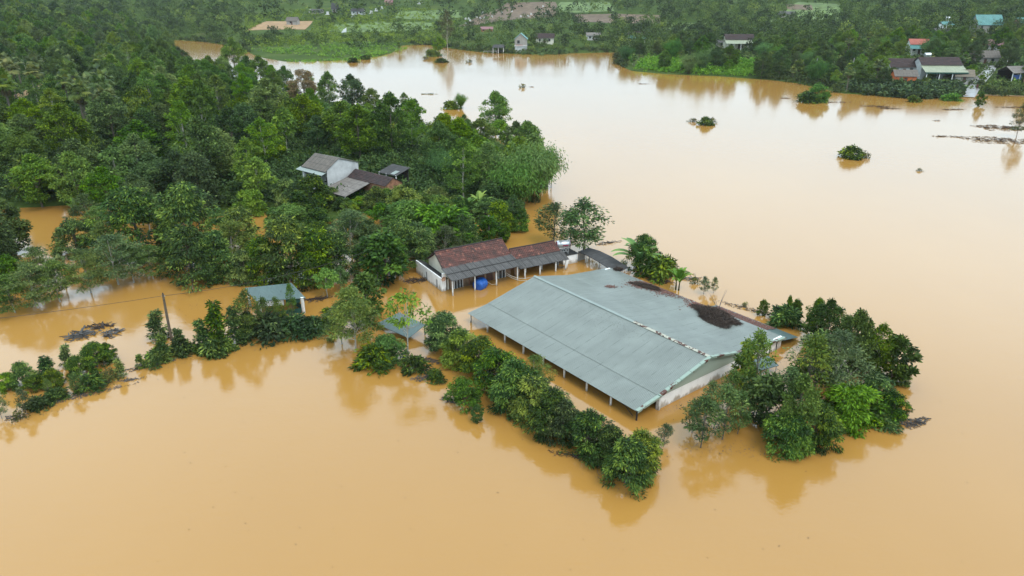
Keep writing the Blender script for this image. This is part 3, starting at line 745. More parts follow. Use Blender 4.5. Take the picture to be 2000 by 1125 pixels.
MB().box((.06,.1,.84),(.16,BL-.1,.93)).build('eave_beam', 'darkpost', barn)
for k in range(1, 9):
    y = .12+k*(BL-.3)/8; MB().tube([(.12,y,.88),(2.5,y,1.22)], .035, 5).build('rafter', 'iron', barn)
MB().tube([(.25,2.9,.85),(.5,1.6,.35),(.3,.35,-.15)], .03, 5).build('brace', 'darkpost', barn)
rm = barn.matrix_basis if False else Matrix.Translation(BO) @ Matrix.Rotation(BA, 4, 'Z'); rmi = rm.inverted()
def roof_at(px, py):
    z = 1.2
    for i in range(12):
        p = rmi @ G(px, py, z); z = barn_z(min(max(p.x, 0), 19.2))+.03
    p = rmi @ G(px, py, z); return rm @ Vector((p.x, p.y, z))
def twig_heap(name, cpx, rx, ry, hgt, n, mat, label, cat, onroof=True, ang=0.0, tw=(.5, 1.3), r=(.012,.022), kind=None, zfix=None):
    """tangle of twigs and stalks heaped over an oval, rx by ry metres"""
    rng = np.random.default_rng(int(cpx[0]*7+cpx[1])); mb = MB()
    c = roof_at(*cpx) if onroof else G(cpx[0], cpx[1], 0)
    ca, sa = math.cos(ang), math.sin(ang)
    for k in range(n):
        a = rng.uniform(0, 6.28); q = math.sqrt(rng.random())*(1+.18*math.sin(3*a+1)+.12*math.sin(5*a)); ex, ey = q*rx*math.cos(a), q*ry*math.sin(a)
        if not onroof and n > 300 and math.sin(ex*2.1+cpx[0])+math.sin(ey*4+ex*.9+cpx[1]) < -.95: continue
        x, y = c.x+ex*ca-ey*sa, c.y+ex*sa+ey*ca
        if onroof:
            lx = (rmi @ Vector((x, y, 0))).x; z0 = barn_z(min(max(lx, 0), 19.2))+.05
        else: z0 = 0.0
        z = z0+hgt*max(0, 1-q*q)*rng.random()**.5+.015; L = rng.uniform(*tw)*(1-.35*q); th = rng.uniform(0, 6.28); el = rng.normal(0, .22)
        d = Vector((math.cos(th)*math.cos(el), math.sin(th)*math.cos(el), math.sin(el))); p = Vector((x, y, z))
        mid = p+Vector(rng.normal(0, .05, 3)); mid.z = max(mid.z, z0+.01); a0 = p-d*L/2; a1 = p+d*L/2; a0.z = max(a0.z, z0); a1.z = max(a1.z, z0)
        rr = rng.uniform(*r); mb.tube([a0, mid, a1], [rr, rr, rr*.4], 3, cap=False)
    return tag(mb.build(name, mat), label, cat, kind=kind)
twig_heap('debris_heap', (1397,619), 2.65, 1.5, .62, 2800, 'twig', 'large dark oval heap of twigs stranded on the barn roof', 'debris heap', ang=BA+1.2)
twig_heap('debris_heap', (1262,560), 1.5, .55, .2, 700, 'twig', 'smaller dark heap of twigs on the far part of the barn roof', 'debris heap', ang=BA+1.9)
twig_heap('debris_heap', (1208,527), .4, .3, .2, 140, 'twig', 'tiny clump of twigs at the far back corner of the barn roof', 'debris heap')
def litter(name, line, wid, n, label, mat='litter', onroof=True, size=.10):
    rng = np.random.default_rng(len(line)*13+n); mb = MB()
    for k in range(n):
        t = rng.random()*(len(line)-1); i0 = min(len(line)-2, int(t)); f = t-i0
        q = (line[i0][0]*(1-f)+line[i0+1][0]*f+rng.normal(0, wid[0]), line[i0][1]*(1-f)+line[i0+1][1]*f+rng.normal(0, wid[1]))
        p = roof_at(*q) if onroof else G(q[0], q[1], .012)
        if onroof and not (0 < (rmi @ p).x < 19.2): continue
        p = p+Vector((0, 0, rng.uniform(.0, .05))); a = rng.uniform(0, 6.28); s = size*rng.uniform(.6, 1.6); u = Vector((math.cos(a), math.sin(a), rng.normal(0, .15)))*s; v_ = Vector((-math.sin(a), math.cos(a), rng.normal(0, .15)))*s*.45
        mb.face([p-u, p-v_, p+u, p+v_])
    return tag(mb.build(name, mat), label, 'litter', kind='stuff')
litter('leaf_litter', [(1245,553),(1285,560),(1318,573)], (14, 3.5), 2600, 'red brown leaf litter around the far twig heap on the barn roof')
litter('leaf_litter', [(1362,594),(1400,602),(1440,612)], (14, 3.5), 2600, 'red brown leaf litter along the far eave above the large twig heap')
litter('leaf_litter', [(1322,574),(1362,590)], (9, 3), 260, 'thin trail of leaf litter between the two roof heaps')
litter('leaf_litter', [(1130,600),(1240,660)], (24, 9), 240, 'scattered dark specks of leaves near the barn ridge', 'twig', size=.035)
litter('leaf_litter', [(1186,558),(1200,561)], (5, 1.2), 90, 'small streak of leaves on the far roof slope')
mb = MB(); rng = np.random.default_rng(5)
for k in range(1500):
    p = rm @ Vector((rng.uniform(19.5, 21.3), rng.uniform(2.2, 8.6), 0)); lx = (rmi @ p).x; p.z = .74-(lx-19.2)*.183+.04+rng.uniform(0, .06)
    a = rng.uniform(0, 6.28); s = .1*rng.uniform(.6, 1.5); u = Vector((math.cos(a), math.sin(a), 0))*s; v_ = Vector((-math.sin(a), math.cos(a), .1))*s*.5
    mb.face([p-u, p-v_, p+u, p+v_])
tag(mb.build('leaf_litter', 'litter'), 'red brown leaf litter heaped on the low lean-to roof', 'litter', kind='stuff')
bb = MB(); q0 = roof_at(1402,608)
for k in range(5):
    e = Vector((RND.uniform(-.5,.8), RND.uniform(.2,1.4), RND.uniform(.5,1.5))); bb.tube([q0, q0+e*.6+Vector((0,0,.2)), q0+e*1.5], [.025,.018,.007], 4, cap=False)
tag(bb.build('dead_branch', 'twiggrey'), 'pale bare branch sticking out of the large twig heap', 'branch')

# ------------------------------------------------------------------ flooded tile-roofed house
HO, HA = Vector((-6.22, 68.61, 0)), math.radians(31.5)
house = thing('house', 'flooded house with long red-brown tile roof and corrugated grey porch roof', 'house', HO, HA)
MB().box((.5,1.6,-2.2),(8.1,1.75,2.2)).build('front_wall', 'tanwall', house)
MB().prism([(.28,1.78,-2.2),(.28,6.3,-2.2),(.28,6.3,2.05),(.28,4.0,3.5),(.28,1.78,2.15)], (.17,0,0)).build('gable_wall', 'creamwall', house)
MB().prism([(8.05,1.78,-2.2),(8.05,6.3,-2.2),(8.05,6.3,2.05),(8.05,4.0,3.5),(8.05,1.78,2.15)], (.15,0,0)).build('gable_wall', 'oldwall', house)
MB().box((.46,6.15,-2.2),(8.04,6.3,2.0)).build('back_wall', 'oldwall', house)
r1 = MB().courses([(-.05,1.95,2.32),(8.4,1.95,2.32),(8.4,4.0,3.68),(-.05,4.0,3.68)]).build('roof', 'tile', house)
MB().courses([(8.4,6.5,1.98),(-.05,6.5,1.98),(-.05,4.02,3.66),(8.4,4.02,3.66)]).build('roof', 'tile', house)
MB().tube([(-.08,4.0,3.71),(2.8,4.0,3.69),(5.6,4.0,3.68),(8.42,4.0,3.71)], .085, 6).build('ridge_tiles', 'tiledark', house)
for pr in ([(-.07,1.9,2.3),(-.07,4.0,3.68),(-.07,4.0,3.58),(-.07,1.9,2.2)], [(-.07,6.5,1.98),(-.07,4.0,3.66),(-.07,4.0,3.56),(-.07,6.5,1.88)]):
    MB().prism(pr, (-.05,0,0)).build('barge_board', 'darkpost', house)
for x0, x1 in ((-.25,2.6),(2.55,5.5),(5.45,8.45)):
    z = RND.uniform(0,.02); MB().corrug([(x0,-.38,1.80+z),(x1,-.38,1.80+z),(x1,.95,2.1+z),(x0,.95,2.1+z)]).build('porch_roof', 'fibro', house)
    MB().corrug([(x0,.85,2.13+z),(x1,.85,2.13+z),(x1,2.1,2.40+z),(x0,2.1,2.40+z)]).build('porch_roof', 'fibro', house)
for x in (0,2.66,5.32,8.0): MB().tube([(x,0,-2.2),(x,0,1.83)], .075, 8).build('porch_post', 'post', house)
MB().box((-.1,-.05,1.70),(8.1,.05,1.765)).build('porch_beam', 'darkpost', house)
def window_on(parent, x0, x1, z0, z1, y, bars=2, name='window'):
    f = MB()
    for a, c in ((x0, x0+.07), (x1-.07, x1)): f.box((a,y-.04,z0),(c,y,z1))
    f.box((x0+.07,y-.04,z1-.07),(x1-.07,y,z1)); f.box((x0+.07,y-.04,z0),(x1-.07,y,z0+.06))
    for k in range(1, bars+1):
        x = x0+(x1-x0)*k/(bars+1); f.box((x-.025,y-.038,z0+.06),(x+.025,y,z1-.07))
    wf = f.build(name, 'frame', parent); MB().box((x0+.05,y-.012,z0+.03),(x1-.05,y-.006,z1-.04)).build('pane', 'glass', wf); return wf
window_on(house, .95, 2.05, -.25, .98, 1.59); window_on(house, 6.1, 7.4, -.25, .98, 1.59)
MB().box((3.4,1.55,-2),(4.7,1.595,1.25)).build('door', 'door', house); MB().box((4.95,1.56,-2),(5.75,1.596,1.25)).build('door', 'door', house)
MB().box((2.75,1.57,-2),(2.9,1.6,1.8)).build('wall_pilaster', 'brickwall', house); MB().box((5.95,1.57,-2),(6.05,1.6,1.8)).build('wall_pilaster', 'brickwall', house)
an = MB()
ys_ = [1.55,2.75,3.2,4.9,5.35,8.15]
for a, c in ((1.55,2.6),(3.0,5.2),(5.6,8.15)): an.box((-.5,a,-2.2),(-.36,c,1.46))
for a, c in ((2.6,3.0),(5.2,5.6)): an.box((-.5,a,1.0),(-.36,c,1.46))
an.build('annex_wall', 'whitewall', house)
for a in (2.6, 5.2): MB().box((-.4,a,-2.2),(-.3,a+.4,1.0)).build('doorway_shade', 'black', house)  # black panel, its colour imitates the shade inside the doorway
MB().box((-.36,1.56,1.30),(.27,8.15,1.40)).build('annex_roof', 'bitumen', house)
MB().box((-.36,8.0,-2.2),(.27,8.14,1.29)).build('annex_end_wall', 'whitewall', house)
MB().box((-.36,1.555,-2.2),(.02,1.75,2.0)).build('corner_pillar', 'whitewall', house)
hm = Matrix.Translation(HO) @ Matrix.Rotation(HA, 4, 'Z')
d = MB(); c = Vector((-.42,1.5,1.55))
for k in range(12):
    a, a2 = k*math.pi/6, (k+1)*math.pi/6
    d.face([hm @ (c+Vector((-.06,-.14,0))), hm @ (c+Vector((.26*math.cos(a),-.28,.26*math.sin(a)))), hm @ (c+Vector((.26*math.cos(a2),-.28,.26*math.sin(a2))))])
d.tube([hm @ (c+Vector((-.06,-.14,0))), hm @ (c+Vector((0,.06,-.05)))], .02, 5)
tag(d.build('satellite_dish', plain('tan dish', (.36,.22,.15), .6, .15, 3)), 'small round tan dish on the white corner of the tile-roofed house', 'dish')
bt = thing('water_tank', 'large blue plastic tank floating, tied under the porch of the tile-roofed house', 'water tank', hm @ Vector((3.55,.38,.42)), HA+math.radians(24))
t = MB(); prof = [(-.72,.25),(-.70,.44),(-.62,.60),(-.35,.66),(-.33,.70),(-.27,.70),(-.25,.66),(.1,.67),(.12,.71),(.18,.71),(.2,.67),(.5,.62),(.66,.46),(.7,.24)]
N = 16
for x, r in prof:
    for k in range(N): t.v.append((x, r*math.cos(2*math.pi*k/N), r*math.sin(2*math.pi*k/N)+.05*x))
for i in range(len(prof)-1):
    for k in range(N): t.f.append((i*N+k, i*N+(k+1) % N, (i+1)*N+(k+1) % N, (i+1)*N+k)); t.uv.append(None)
t.f += [tuple(range(N-1,-1,-1)), tuple((len(prof)-1)*N+k for k in range(N))]; t.uv += [None, None]
t.build('tank_body', 'blue', bt)
t = MB()
for k in range(8):
    a = k*math.pi/4; t.tube([(-.735,.1*math.cos(a),.1*math.sin(a)-.03),(-.72,.42*math.cos(a),.42*math.sin(a)-.03)], .022, 4)
t.build('end_ribs', 'blue', bt); MB().tube([(.69,0,.03),(.8,0,.04)], .2, 10).build('lid', 'blue', bt)
tag(MB().tube([hm @ Vector((4.1,.2,.75)), hm @ Vector((4.7,.0,.25)), hm @ Vector((5.3,0,.15))], .02, 5).build('rope', 'rope'), 'short pale rope tying the blue tank to a porch post', 'rope')

# lower house beside it
KO, KA = Vector((1.43, 73.5, 0)), math.radians(29)
h2 = thing('house', 'low red-brown tile-roofed kitchen house with white porch posts and a steel tank beside it', 'house', KO, KA)
km = Matrix.Translation(KO) @ Matrix.Rotation(KA, 4, 'Z')
MB().courses([(-.75,1.35,1.86),(5.5,1.35,1.86),(5.35,2.55,2.72),(-.6,2.55,2.72)]).build('roof', 'tile', h2)
MB().courses([(5.4,4.1,1.7),(-.6,4.1,1.7),(-.6,2.56,2.70),(5.35,2.56,2.70)]).build('roof', 'tile', h2)
MB().tube([(-.6,2.55,2.75),(2.4,2.55,2.73),(5.38,2.55,2.75)], .075, 6).build('ridge_tiles', 'tiledark', h2)
for x0, x1 in ((-.8,1.4),(1.35,3.5),(3.45,5.75)):
    z = RND.uniform(0,.025); MB().corrug([(x0,-.25,1.26+z),(x1,-.25,1.26+z),(x1,1.5,1.88+z),(x0,1.5,1.88+z)]).build('porch_roof', 'fibro', h2)
for x in (0,1.95,4.05,5.4): MB().box((x-.06,-.06,-2.2),(x+.06,.06,1.3)).build('porch_post', 'post', h2)
for x in (.9,3.0,4.9): MB().box((x-.05,1.3,-2.2),(x+.05,1.4,1.8)).build('inner_post', 'post', h2)
MB().box((-.5,2.9,-2.2),(5.3,3.0,1.85)).build('back_wall', 'brickwall', h2)
MB().prism([(5.28,1.45,-2.2),(5.28,3.9,-2.2),(5.28,3.9,1.75),(5.28,2.55,2.62),(5.28,1.45,1.85)], (.1,0,0)).build('gable_wall', 'oldwall', h2)
MB().tube([(4.3,.25,.45),(5.0,.3,.25),(5.5,.4,.2)], .05, 5).build('porch_rail', 'darkpost', h2)
MB().box((-.75,1.0,-2.2),(-.1,1.15,1.6)).build('side_wall', 'tanwall', h2)
oh = thing('outhouse', 'small white walled outhouse with dark flat roof right of the kitchen house', 'outhouse', km @ Vector((5.6,.35,0)), KA)
MB().box((.15,0,-2.2),(.3,.3,1.15)).build('wall_stub', 'whitewall', oh)
MB().box((.3,.9,-2.2),(2.2,2.9,1.1)).build('wall', 'whitewall', oh)
MB().box((.05,.8,1.12),(2.3,3.0,1.2)).build('roof', 'bitumen', oh)
st = thing('steel_tank', 'shiny steel water tank lying on a frame above the outhouse roof', 'water tank', km @ Vector((6.35,2.05,1.2)), KA-math.radians(18))
t = MB(); prof = [(-.8,.30),(-.79,.39),(-.6,.42),(-.58,.435),(-.54,.435),(-.52,.42),(.5,.42),(.52,.435),(.56,.435),(.58,.42),(.76,.40),(.79,.30)]; N = 20
for x, r in prof:
    for k in range(N): t.v.append((x, r*math.cos(2*math.pi*k/N), 1.12+r*math.sin(2*math.pi*k/N)))
for i in range(len(prof)-1):
    for k in range(N): t.f.append((i*N+k, i*N+(k+1) % N, (i+1)*N+(k+1) % N, (i+1)*N+k)); t.uv.append(None)
t.build('barrel', 'steel', st, True)
for x0, x1, r in ((-.86,-.80,.36),(.79,.84,.34)): MB().tube([(x0,0,1.12),((x0+x1)/2,0,1.12),(x1,0,1.12)], [r*.8,r,r], 18).build('end_cap', 'maroon', st)
MB().box((-.15,-.455,.98),(.5,-.43,1.16)).build('maker_plate', 'maroon', st)
t = MB()
for x in (-.6,-.05,.5):
    for y in (-.36,.36): t.tube([(x,y,0),(x,y,.80)], .03, 5)
    t.tube([(x,-.36,.72),(x,.36,.72)], .03, 5); t.tube([(x,-.36,.1),(x+.5 if x<.4 else x-.5,-.36,.72)], .02, 5)
for y in (-.36,.36): t.tube([(-.7,y,.72),(.6,y,.72)], .03, 5); t.tube([(-.7,y,.3),(.6,y,.3)], .02, 5)
t.build('stand', 'iron', st); MB().tube([(.75,.3,0),(.75,.3,1.7)], .025, 6).build('pipe', 'iron', st)
sh = thing('shed', 'long open shed with sagging blackened roof beside the lake, behind the barn', 'shed')
mb = MB(); NN = [Vector(q) for q in ((7.75,78.75,1.22),(8.7,77.3,1.27),(9.75,75.7,1.17),(11.5,73.0,.82))]; FF = [Vector(q) for q in ((9.15,79.9,1.32),(10.3,78.6,1.38),(11.5,77.0,1.26),(13.1,74.5,.9))]
for k in range(3): mb.slab([NN[k], NN[k+1], FF[k+1], FF[k]], .06)
mb.build('roof', 'bitumen', sh)
for k, (x, y, z) in enumerate(((8.68,78.35,1.2),(10.05,76.55,1.1),(11.1,75.3,.95),(9.2,79.3,1.22),(12.2,75.3,.98))):
    MB().box((x-.07,y-.07,-2),(x+.07,y+.07,z)).build('post', 'post', sh)
MB().prism([(7.8,78.9,-2),(8.6,79.4,-2),(8.6,79.4,1.2),(7.8,78.9,1.15)], (.1,.15,0)).build('wall', 'greywall', sh)
for k, (a, c) in enumerate((((987,536,.9),(1046,545,1.9)),((985,531,1.1),(1040,541,2.2)))):
    p, q = G(*a), G(*c); m_ = p.lerp(q, .5); m_.z -= .45
    tag(MB().tube([p, p.lerp(m_, .5)-Vector((0,0,.1)), m_, m_.lerp(q, .5)-Vector((0,0,.1)), q], .03, 5).build('rope', 'rope'), ('lower', 'upper')[k]+' of two pale ropes from the tile-roofed house to the barn roof', 'rope')

# ------------------------------------------------------------------ sheds on the causeway
s1 = thing('shed', 'small shed with pale blue-green roof, white concrete post and green netting behind the hedge', 'shed')
MB().slab([(-25.0,63.5,1.66),(-20.35,64.25,1.66),(-22.6,67.4,1.95),(-27.0,66.1,1.95)], .05).build('roof', 'barn2', s1)
for x, y, r in ((-20.75,64.35,.17),(-24.8,63.7,.12),(-22.7,67.1,.12),(-26.6,65.9,.12)): MB().tube([(x,y,-2),(x,y,1.68)], r, 10).build('post', 'post', s1)
MB().prism([(-24.9,63.62,1.0),(-22.5,64.0,1.0),(-22.5,64.0,1.6),(-24.9,63.62,1.6)], (0,.05,0)).build('fascia_board', 'oldwall', s1)
MB().prism([(-24.7,63.68,-1.2),(-20.95,64.3,-1.2),(-20.95,64.3,.55),(-24.7,63.68,.15)], (0,.04,0)).build('netting', 'net', s1)
MB().prism([(-22.3,64.06,1.25),(-20.95,64.27,1.15),(-20.95,64.27,1.55),(-22.3,64.06,1.6)], (0,.04,0)).build('netting', 'net', s1)
MB().prism([(-20.85,64.6,-1.2),(-22.7,67.0,-1.2),(-22.7,67.0,.7),(-20.85,64.6,.6)], (.03,.03,0)).build('netting', 'net', s1)
s2 = thing('shed', 'low blue-green tin shed roof barely above the water left of the barn', 'shed')
MB().slab([G(735,632,.6), G(798,660,.6), G(831,634,1.1), G(780,610,1.1)], .05).build('roof', 'barn2', s2)
for q in ((738,632,.55),(796,657,.55),(829,634,1.05),(780,612,1.05)):
    p = G(*q); MB().tube([(p.x,p.y,-2),(p.x,p.y,p.z)], .05, 7).build('post', 'darkpost', s2)
nb = thing('shed', 'little blue sheet roof half hidden in the trees right of the barn', 'shed')
p = G(1498,712,.9); MB().slab([(p.x-.9,p.y-.7,.7),(p.x+1.1,p.y+.2,.7),(p.x+.6,p.y+1.4,1.0),(p.x-1.3,p.y+.5,1.0)], .05).build('roof', 'barn2', nb)
for dx, dy in ((-.8,-.5),(.9,.2),(.5,1.2)): MB().tube([(p.x+dx,p.y+dy,-2),(p.x+dx,p.y+dy,.72)], .05, 6).build('post', 'post', nb)

# ------------------------------------------------------------------ poles and wires
def pole(base, top, r, mat, label, arm=False):
    o = thing('utility_pole', label, 'pole', base); v_ = Vector(top)-Vector(base)
    MB().tube([(0,0,-2), tuple(v_*.5), tuple(v_)], [r*1.15, r, r*.8], 8).build('shaft', mat, o)
    MB().tube([v_*.955+Vector((-.16,0,0)), v_*.955+Vector((.16,0,0))], .035, 5).build('bracket', 'iron', o)
    MB().tube([v_+Vector((0,0,-.02)), v_+Vector((0,0,.10))], .05, 6).build('insulator', 'darkpost', o)
    return Vector(base)+v_*.96
pA = pole(G(737,553,0), G(735,481,4.3), .13, 'concrete', 'grey concrete utility pole in front of the big leaved tree left of the tile-roofed house')
pB = pole(G(335,665,0), G(318,574,4.6), .12, 'pole', 'leaning dark timber utility pole rising from the hedge on the causeway')
pC = pole(Vector((-2.9,85.5,0)), Vector((-2.9,85.5,3.6)), .11, 'concrete', 'short grey pole behind the tile-roofed house')
def wire(a, b_, sg, label):
    a, b_ = Vector(a), Vector(b_); pts = []
    for k in range(13):
        t = k/12; p = a.lerp(b_, t); p.z -= 4*sg*t*(1-t); pts.append(p)
    return tag(MB().tube(pts, .018, 4).build('power_line', 'wire'), label, 'cable')
wire(pB, Vector((-62,50,4.2)), .5, 'cable running left from the leaning timber pole'); wire(pB, pA, .7, 'cable between the leaning timber pole and the concrete pole')
wire(pA, hm @ Vector((-.3,5,2.0)), .25, 'cable from the concrete pole to the white annex of the tile-roofed house')

# ------------------------------------------------------------------ houses in the wood
WA = math.radians(-40); WO = Vector((-26.23,106.63,0))
wa = thing('house', 'old house with grey corrugated roof and tall stained white gable among the trees', 'house', WO, WA)
MB().slab([(-5.9,-2.75,4.4),(.1,-2.75,4.4),(.1,0,6.05),(-5.9,0,6.05)], .06).build('roof', 'fibrobrown', wa)
MB().slab([(.1,3.9,4.75),(-5.9,3.9,4.75),(-5.9,0.02,6.03),(.1,0.02,6.03)], .06).build('roof', 'fibrobrown', wa)
MB().prism([(-.2,-2.3,.8),(-.2,3.6,.8),(-.2,3.6,4.72),(-.2,0,5.95),(-.2,-2.3,4.55)], (.18,0,0)).build('gable_wall', 'oldwall', wa)
MB().prism([(-5.7,-2.3,.8),(-5.7,3.6,.8),(-5.7,3.6,4.72),(-5.7,0,5.95),(-5.7,-2.3,4.55)], (.18,0,0)).build('gable_wall', 'oldwall', wa)
MB().box((-5.5,-1.0,.8),(-.21,-.85,4.6)).build('front_wall', 'oldwall', wa); MB().box((-5.5,3.4,.8),(-.21,3.55,4.6)).build('back_wall', 'oldwall', wa)
MB().slab([(-6.3,-3.5,4.05),(.2,-3.5,4.05),(.2,-2.6,4.32),(-6.3,-2.6,4.32)], .06).build('eave_sheet', 'ridgecap', wa)
for x in (-5.2,-2.8): MB().box((x,-3.1,.5),(x+.3,-2.8,4.1)).build('porch_pillar', 'whitewall', wa)
MB().box((-2.2,-1.04,.9),(-1.1,-1.005,3.0)).build('door', 'door', wa); window_on(wa, -4.6, -3.3, 1.9, 3.1, -1.01)
wb2 = thing('house', 'dark tiled house with light grey fibro lean-to and brick gable among the trees', 'house', WO, WA)
MB().courses([(.5,.95,3.05),(9.3,.95,3.05),(9.3,2.6,4.05),(.5,2.6,4.05)]).build('roof', 'tiledark', wb2)
MB().courses([(9.3,4.4,3.0),(.5,4.4,3.0),(.5,2.62,4.03),(9.3,2.62,4.03)]).build('roof', 'tiledark', wb2)
MB().slab([(.3,-3.9,1.95),(6.0,-3.9,1.95),(5.8,1.0,3.0),(.3,1.0,3.0)], .06).build('lean_to_roof', 'fibrolight', wb2)
MB().prism([(9.0,1.1,.5),(9.0,4.3,.5),(9.0,4.3,2.95),(9.0,2.6,3.95),(9.0,1.1,3.05)], (.18,0,0)).build('gable_wall', 'brickwall', wb2)
MB().box((.6,1.1,.5),(8.98,1.25,3.0)).build('front_wall', 'brickwall', wb2); MB().box((.6,4.1,.5),(8.98,4.25,2.95)).build('back_wall', 'brickwall', wb2)
for x in (.6,3.2,5.6): MB().box((x-.08,-3.7,.2),(x+.08,-3.54,1.95)).build('post', 'post', wb2)
p = G(770,338,2.6)
ws = thing('shed', 'small dark roofed shed behind the brick gable in the wood', 'shed', (p.x,p.y,0), math.radians(-38))
MB().slab([(-2.1,-1.6,2.75),(2.1,-1.6,2.75),(2.1,1.6,3.5),(-2.1,1.6,3.5)], .06).build('roof', 'bitumen', ws)
MB().slab([(.6,-1.4,2.86),(1.5,-1.4,2.86),(1.5,-.2,3.14),(.6,-.2,3.14)], .03).build('roof_patch', 'ridgecap', ws)
for x in (-1.9,-.3,1.9): MB().box((x-.07,-1.5,.4),(x+.07,-1.36,2.8)).build('post', 'post', ws)
MB().box((-1.9,1.2,.4),(1.9,1.3,3.3)).build('back_wall', 'darkpost', ws)

# ------------------------------------------------------------------ houses on the far bank
def farhouse(px, py, hd, Lx, Wy, hw, hr, roof, wall, label, cat='house', name='house', porch=None, tile=False, posts=0, lift=0.0, windows=2, open_=False, base_at=None):
    p = at(px, py) if base_at is None else base_at
    o = thing(name, label, cat, (p.x, p.y, p.z+lift), math.radians(hd)); X, Y = Lx/2, Wy/2; ov = .45
    if not open_:
        MB().box((-X,-Y,-2),(X,-Y+.2,hw)).build('wall', wall, o); MB().box((-X,Y-.2,-2),(X,Y,hw)).build('wall', wall, o)
        for sx in (-1, 1):
            xx = -X if sx < 0 else X-.2
            MB().prism([(xx,-Y+.21,-2),(xx,Y-.21,-2),(xx,Y-.21,hw),(xx,0,hw+hr-.12),(xx,-Y+.21,hw)], (.2,0,0)).build('gable_wall', wall, o)
        for k in range(windows):
            x = -X+Lx*(k+.5+.25*(k % 2))/max(1, windows+.3); MB().box((x-.5,-Y-.05,hw*.35),(x+.5,-Y-.005,hw*.78)).build('window', 'glass', o)
        MB().box((-.45,-Y-.04,0),(.45,-Y-.004,hw*.75)).build('door', 'door', o)
    else:
        MB().box((-X,Y-.2,-2),(X,Y,hw)).build('back_wall', 'black', o)  # wall coloured black to imitate the shade of the open interior
    hh = hw-hr*ov/Y
    f = (lambda q: MB().courses(q, .45)) if tile else (lambda q: MB().slab(q, .07))
    f([(-X-ov,-Y-ov,hh),(X+ov,-Y-ov,hh),(X+ov,0,hw+hr),(-X-ov,0,hw+hr)]).build('roof', roof, o)
    f([(X+ov,Y+ov,hh),(-X-ov,Y+ov,hh),(-X-ov,.02,hw+hr-.01),(X+ov,.02,hw+hr-.01)]).build('roof', roof, o)
    if porch:
        d_, zlo, mat = porch
        MB().slab([(-X-.6,-Y-d_,zlo),(X+.6,-Y-d_,zlo),(X+.6,-Y-.1,hh-.12),(-X-.6,-Y-.1,hh-.12)], .06).build('porch_roof', mat, o)
        for k in range(posts):
            x = -X+Lx*k/(posts-1); MB().box((x-.1,-Y-d_+.2,-2),(x+.1,-Y-d_+.4,zlo)).build('porch_post', 'post', o)
    elif posts:
        for k in range(posts):
            x = -X+Lx*k/(posts-1); MB().box((x-.1,-Y+.1,-2),(x+.1,-Y+.3,hh)).build('post', 'post', o)
    return o
# narrow two-storey house at the waterside
p = G(1017,104,0); tw = thing('house', 'narrow grey two-storey house with teal gable roof standing at the far waterside', 'house', (p.x,p.y,0), math.radians(-3))
MB().prism([(-2.9,0,-2),(2.9,0,-2),(2.9,0,6.6),(0,0,8.9),(-2.9,0,6.6)], (0,.25,0)).build('front_wall', 'greywall', tw)
for x in (-2.9,2.65): MB().box((x,.25,-2),(x+.25,6.8,6.55)).build('side_wall', 'greywall', tw)
MB().prism([(-2.9,6.8,-2),(2.9,6.8,-2),(2.9,6.8,6.6),(0,6.8,8.9),(-2.9,6.8,6.6)], (0,.2,0)).build('back_wall', 'greywall', tw)
MB().slab([(-3.3,7.3,6.35),(-3.3,-.4,6.35),(0,-.4,9.05),(0,7.3,9.05)], .1).build('roof', 'teal', tw); MB().slab([(3.3,-.4,6.35),(3.3,7.3,6.35),(.01,7.3,9.04),(.01,-.4,9.04)], .1).build('roof', 'teal', tw)
MB().box((-3.1,-.5,3.25),(3.1,-.005,3.6)).build('ledge', 'stone', tw); MB().box((-2.7,-.12,.2),(2.7,-.006,3.2)).build('ground_storey_front', 'oldwall', tw)
for (x, z, s) in ((-1.1,4.4,1.2),(1.1,.9,1.0),(-.2,4.6,.01)):
    if s > .1:
        f = MB().box((x-s/2,-.16,z),(x+s/2,-.125,z+s*1.25)).build('window', 'glass', tw); MB().box((x-s/2-.1,-.3,z-.12),(x+s/2+.1,-.005 if z > 3 else -.125,z-.02)).build('sill', 'stone', f)
MB().box((-2.2,-.16,3.62),(1.0,-.1,3.85)).build('red_banner', 'redsheet', tw)
p = G(972,104,0); hu = thing('stilt_hut', 'small stilt hut with dark roof over the water left of the two-storey house', 'hut', (p.x,p.y,0), math.radians(-4))
MB().slab([(-2.6,-1.8,2.7),(3.4,-1.8,2.7),(3.0,.4,4.0),(-2.0,.4,4.0)], .1).build('roof', 'bitumen', hu); MB().slab([(3.4,2.6,2.7),(-2.6,2.6,2.7),(-2.0,.42,3.98),(3.0,.42,3.98)], .1).build('roof', 'bitumen', hu)
MB().box((-2.2,-1.2,.9),(3.0,2.2,1.1)).build('deck', 'darkpost', hu)
for x in (-2.1,.4,2.9): MB().box((x-.12,-1.3,-2),(x+.12,-1.06,2.8)).build('post', 'post', hu)
p = G(957,106,0); rk = thing('wooden_rack', 'bare pale wooden frame in the water in front of the stilt hut', 'frame', (p.x,p.y,0), 0)
for x in (-3,-1,1,3): MB().box((x-.08,-.08,-2),(x+.08,.08,1.3)).build('post', 'concrete', rk)
MB().box((-3.4,-.1,1.31),(3.4,.1,1.5)).build('rail', 'concrete', rk)
farhouse(1064,84,-4, 9,5, 2.8,1.9, 'tiledark','creamwall','low dark tiled house with pale gable just right of the two-storey house', tile=True)
farhouse(1158,78,3, 7,4.5, 2.6,1.2, 'fibrolight','oldwall','grey sheet roof showing among bushes above the far bay')
farhouse(1242,84,-3, 8,5, 4.2,1.5, 'tiledark','greywall','house with dark roof and blue-green porch between trees on the far bank', porch=(2.4,2.4,'teal'), posts=3, tile=True)
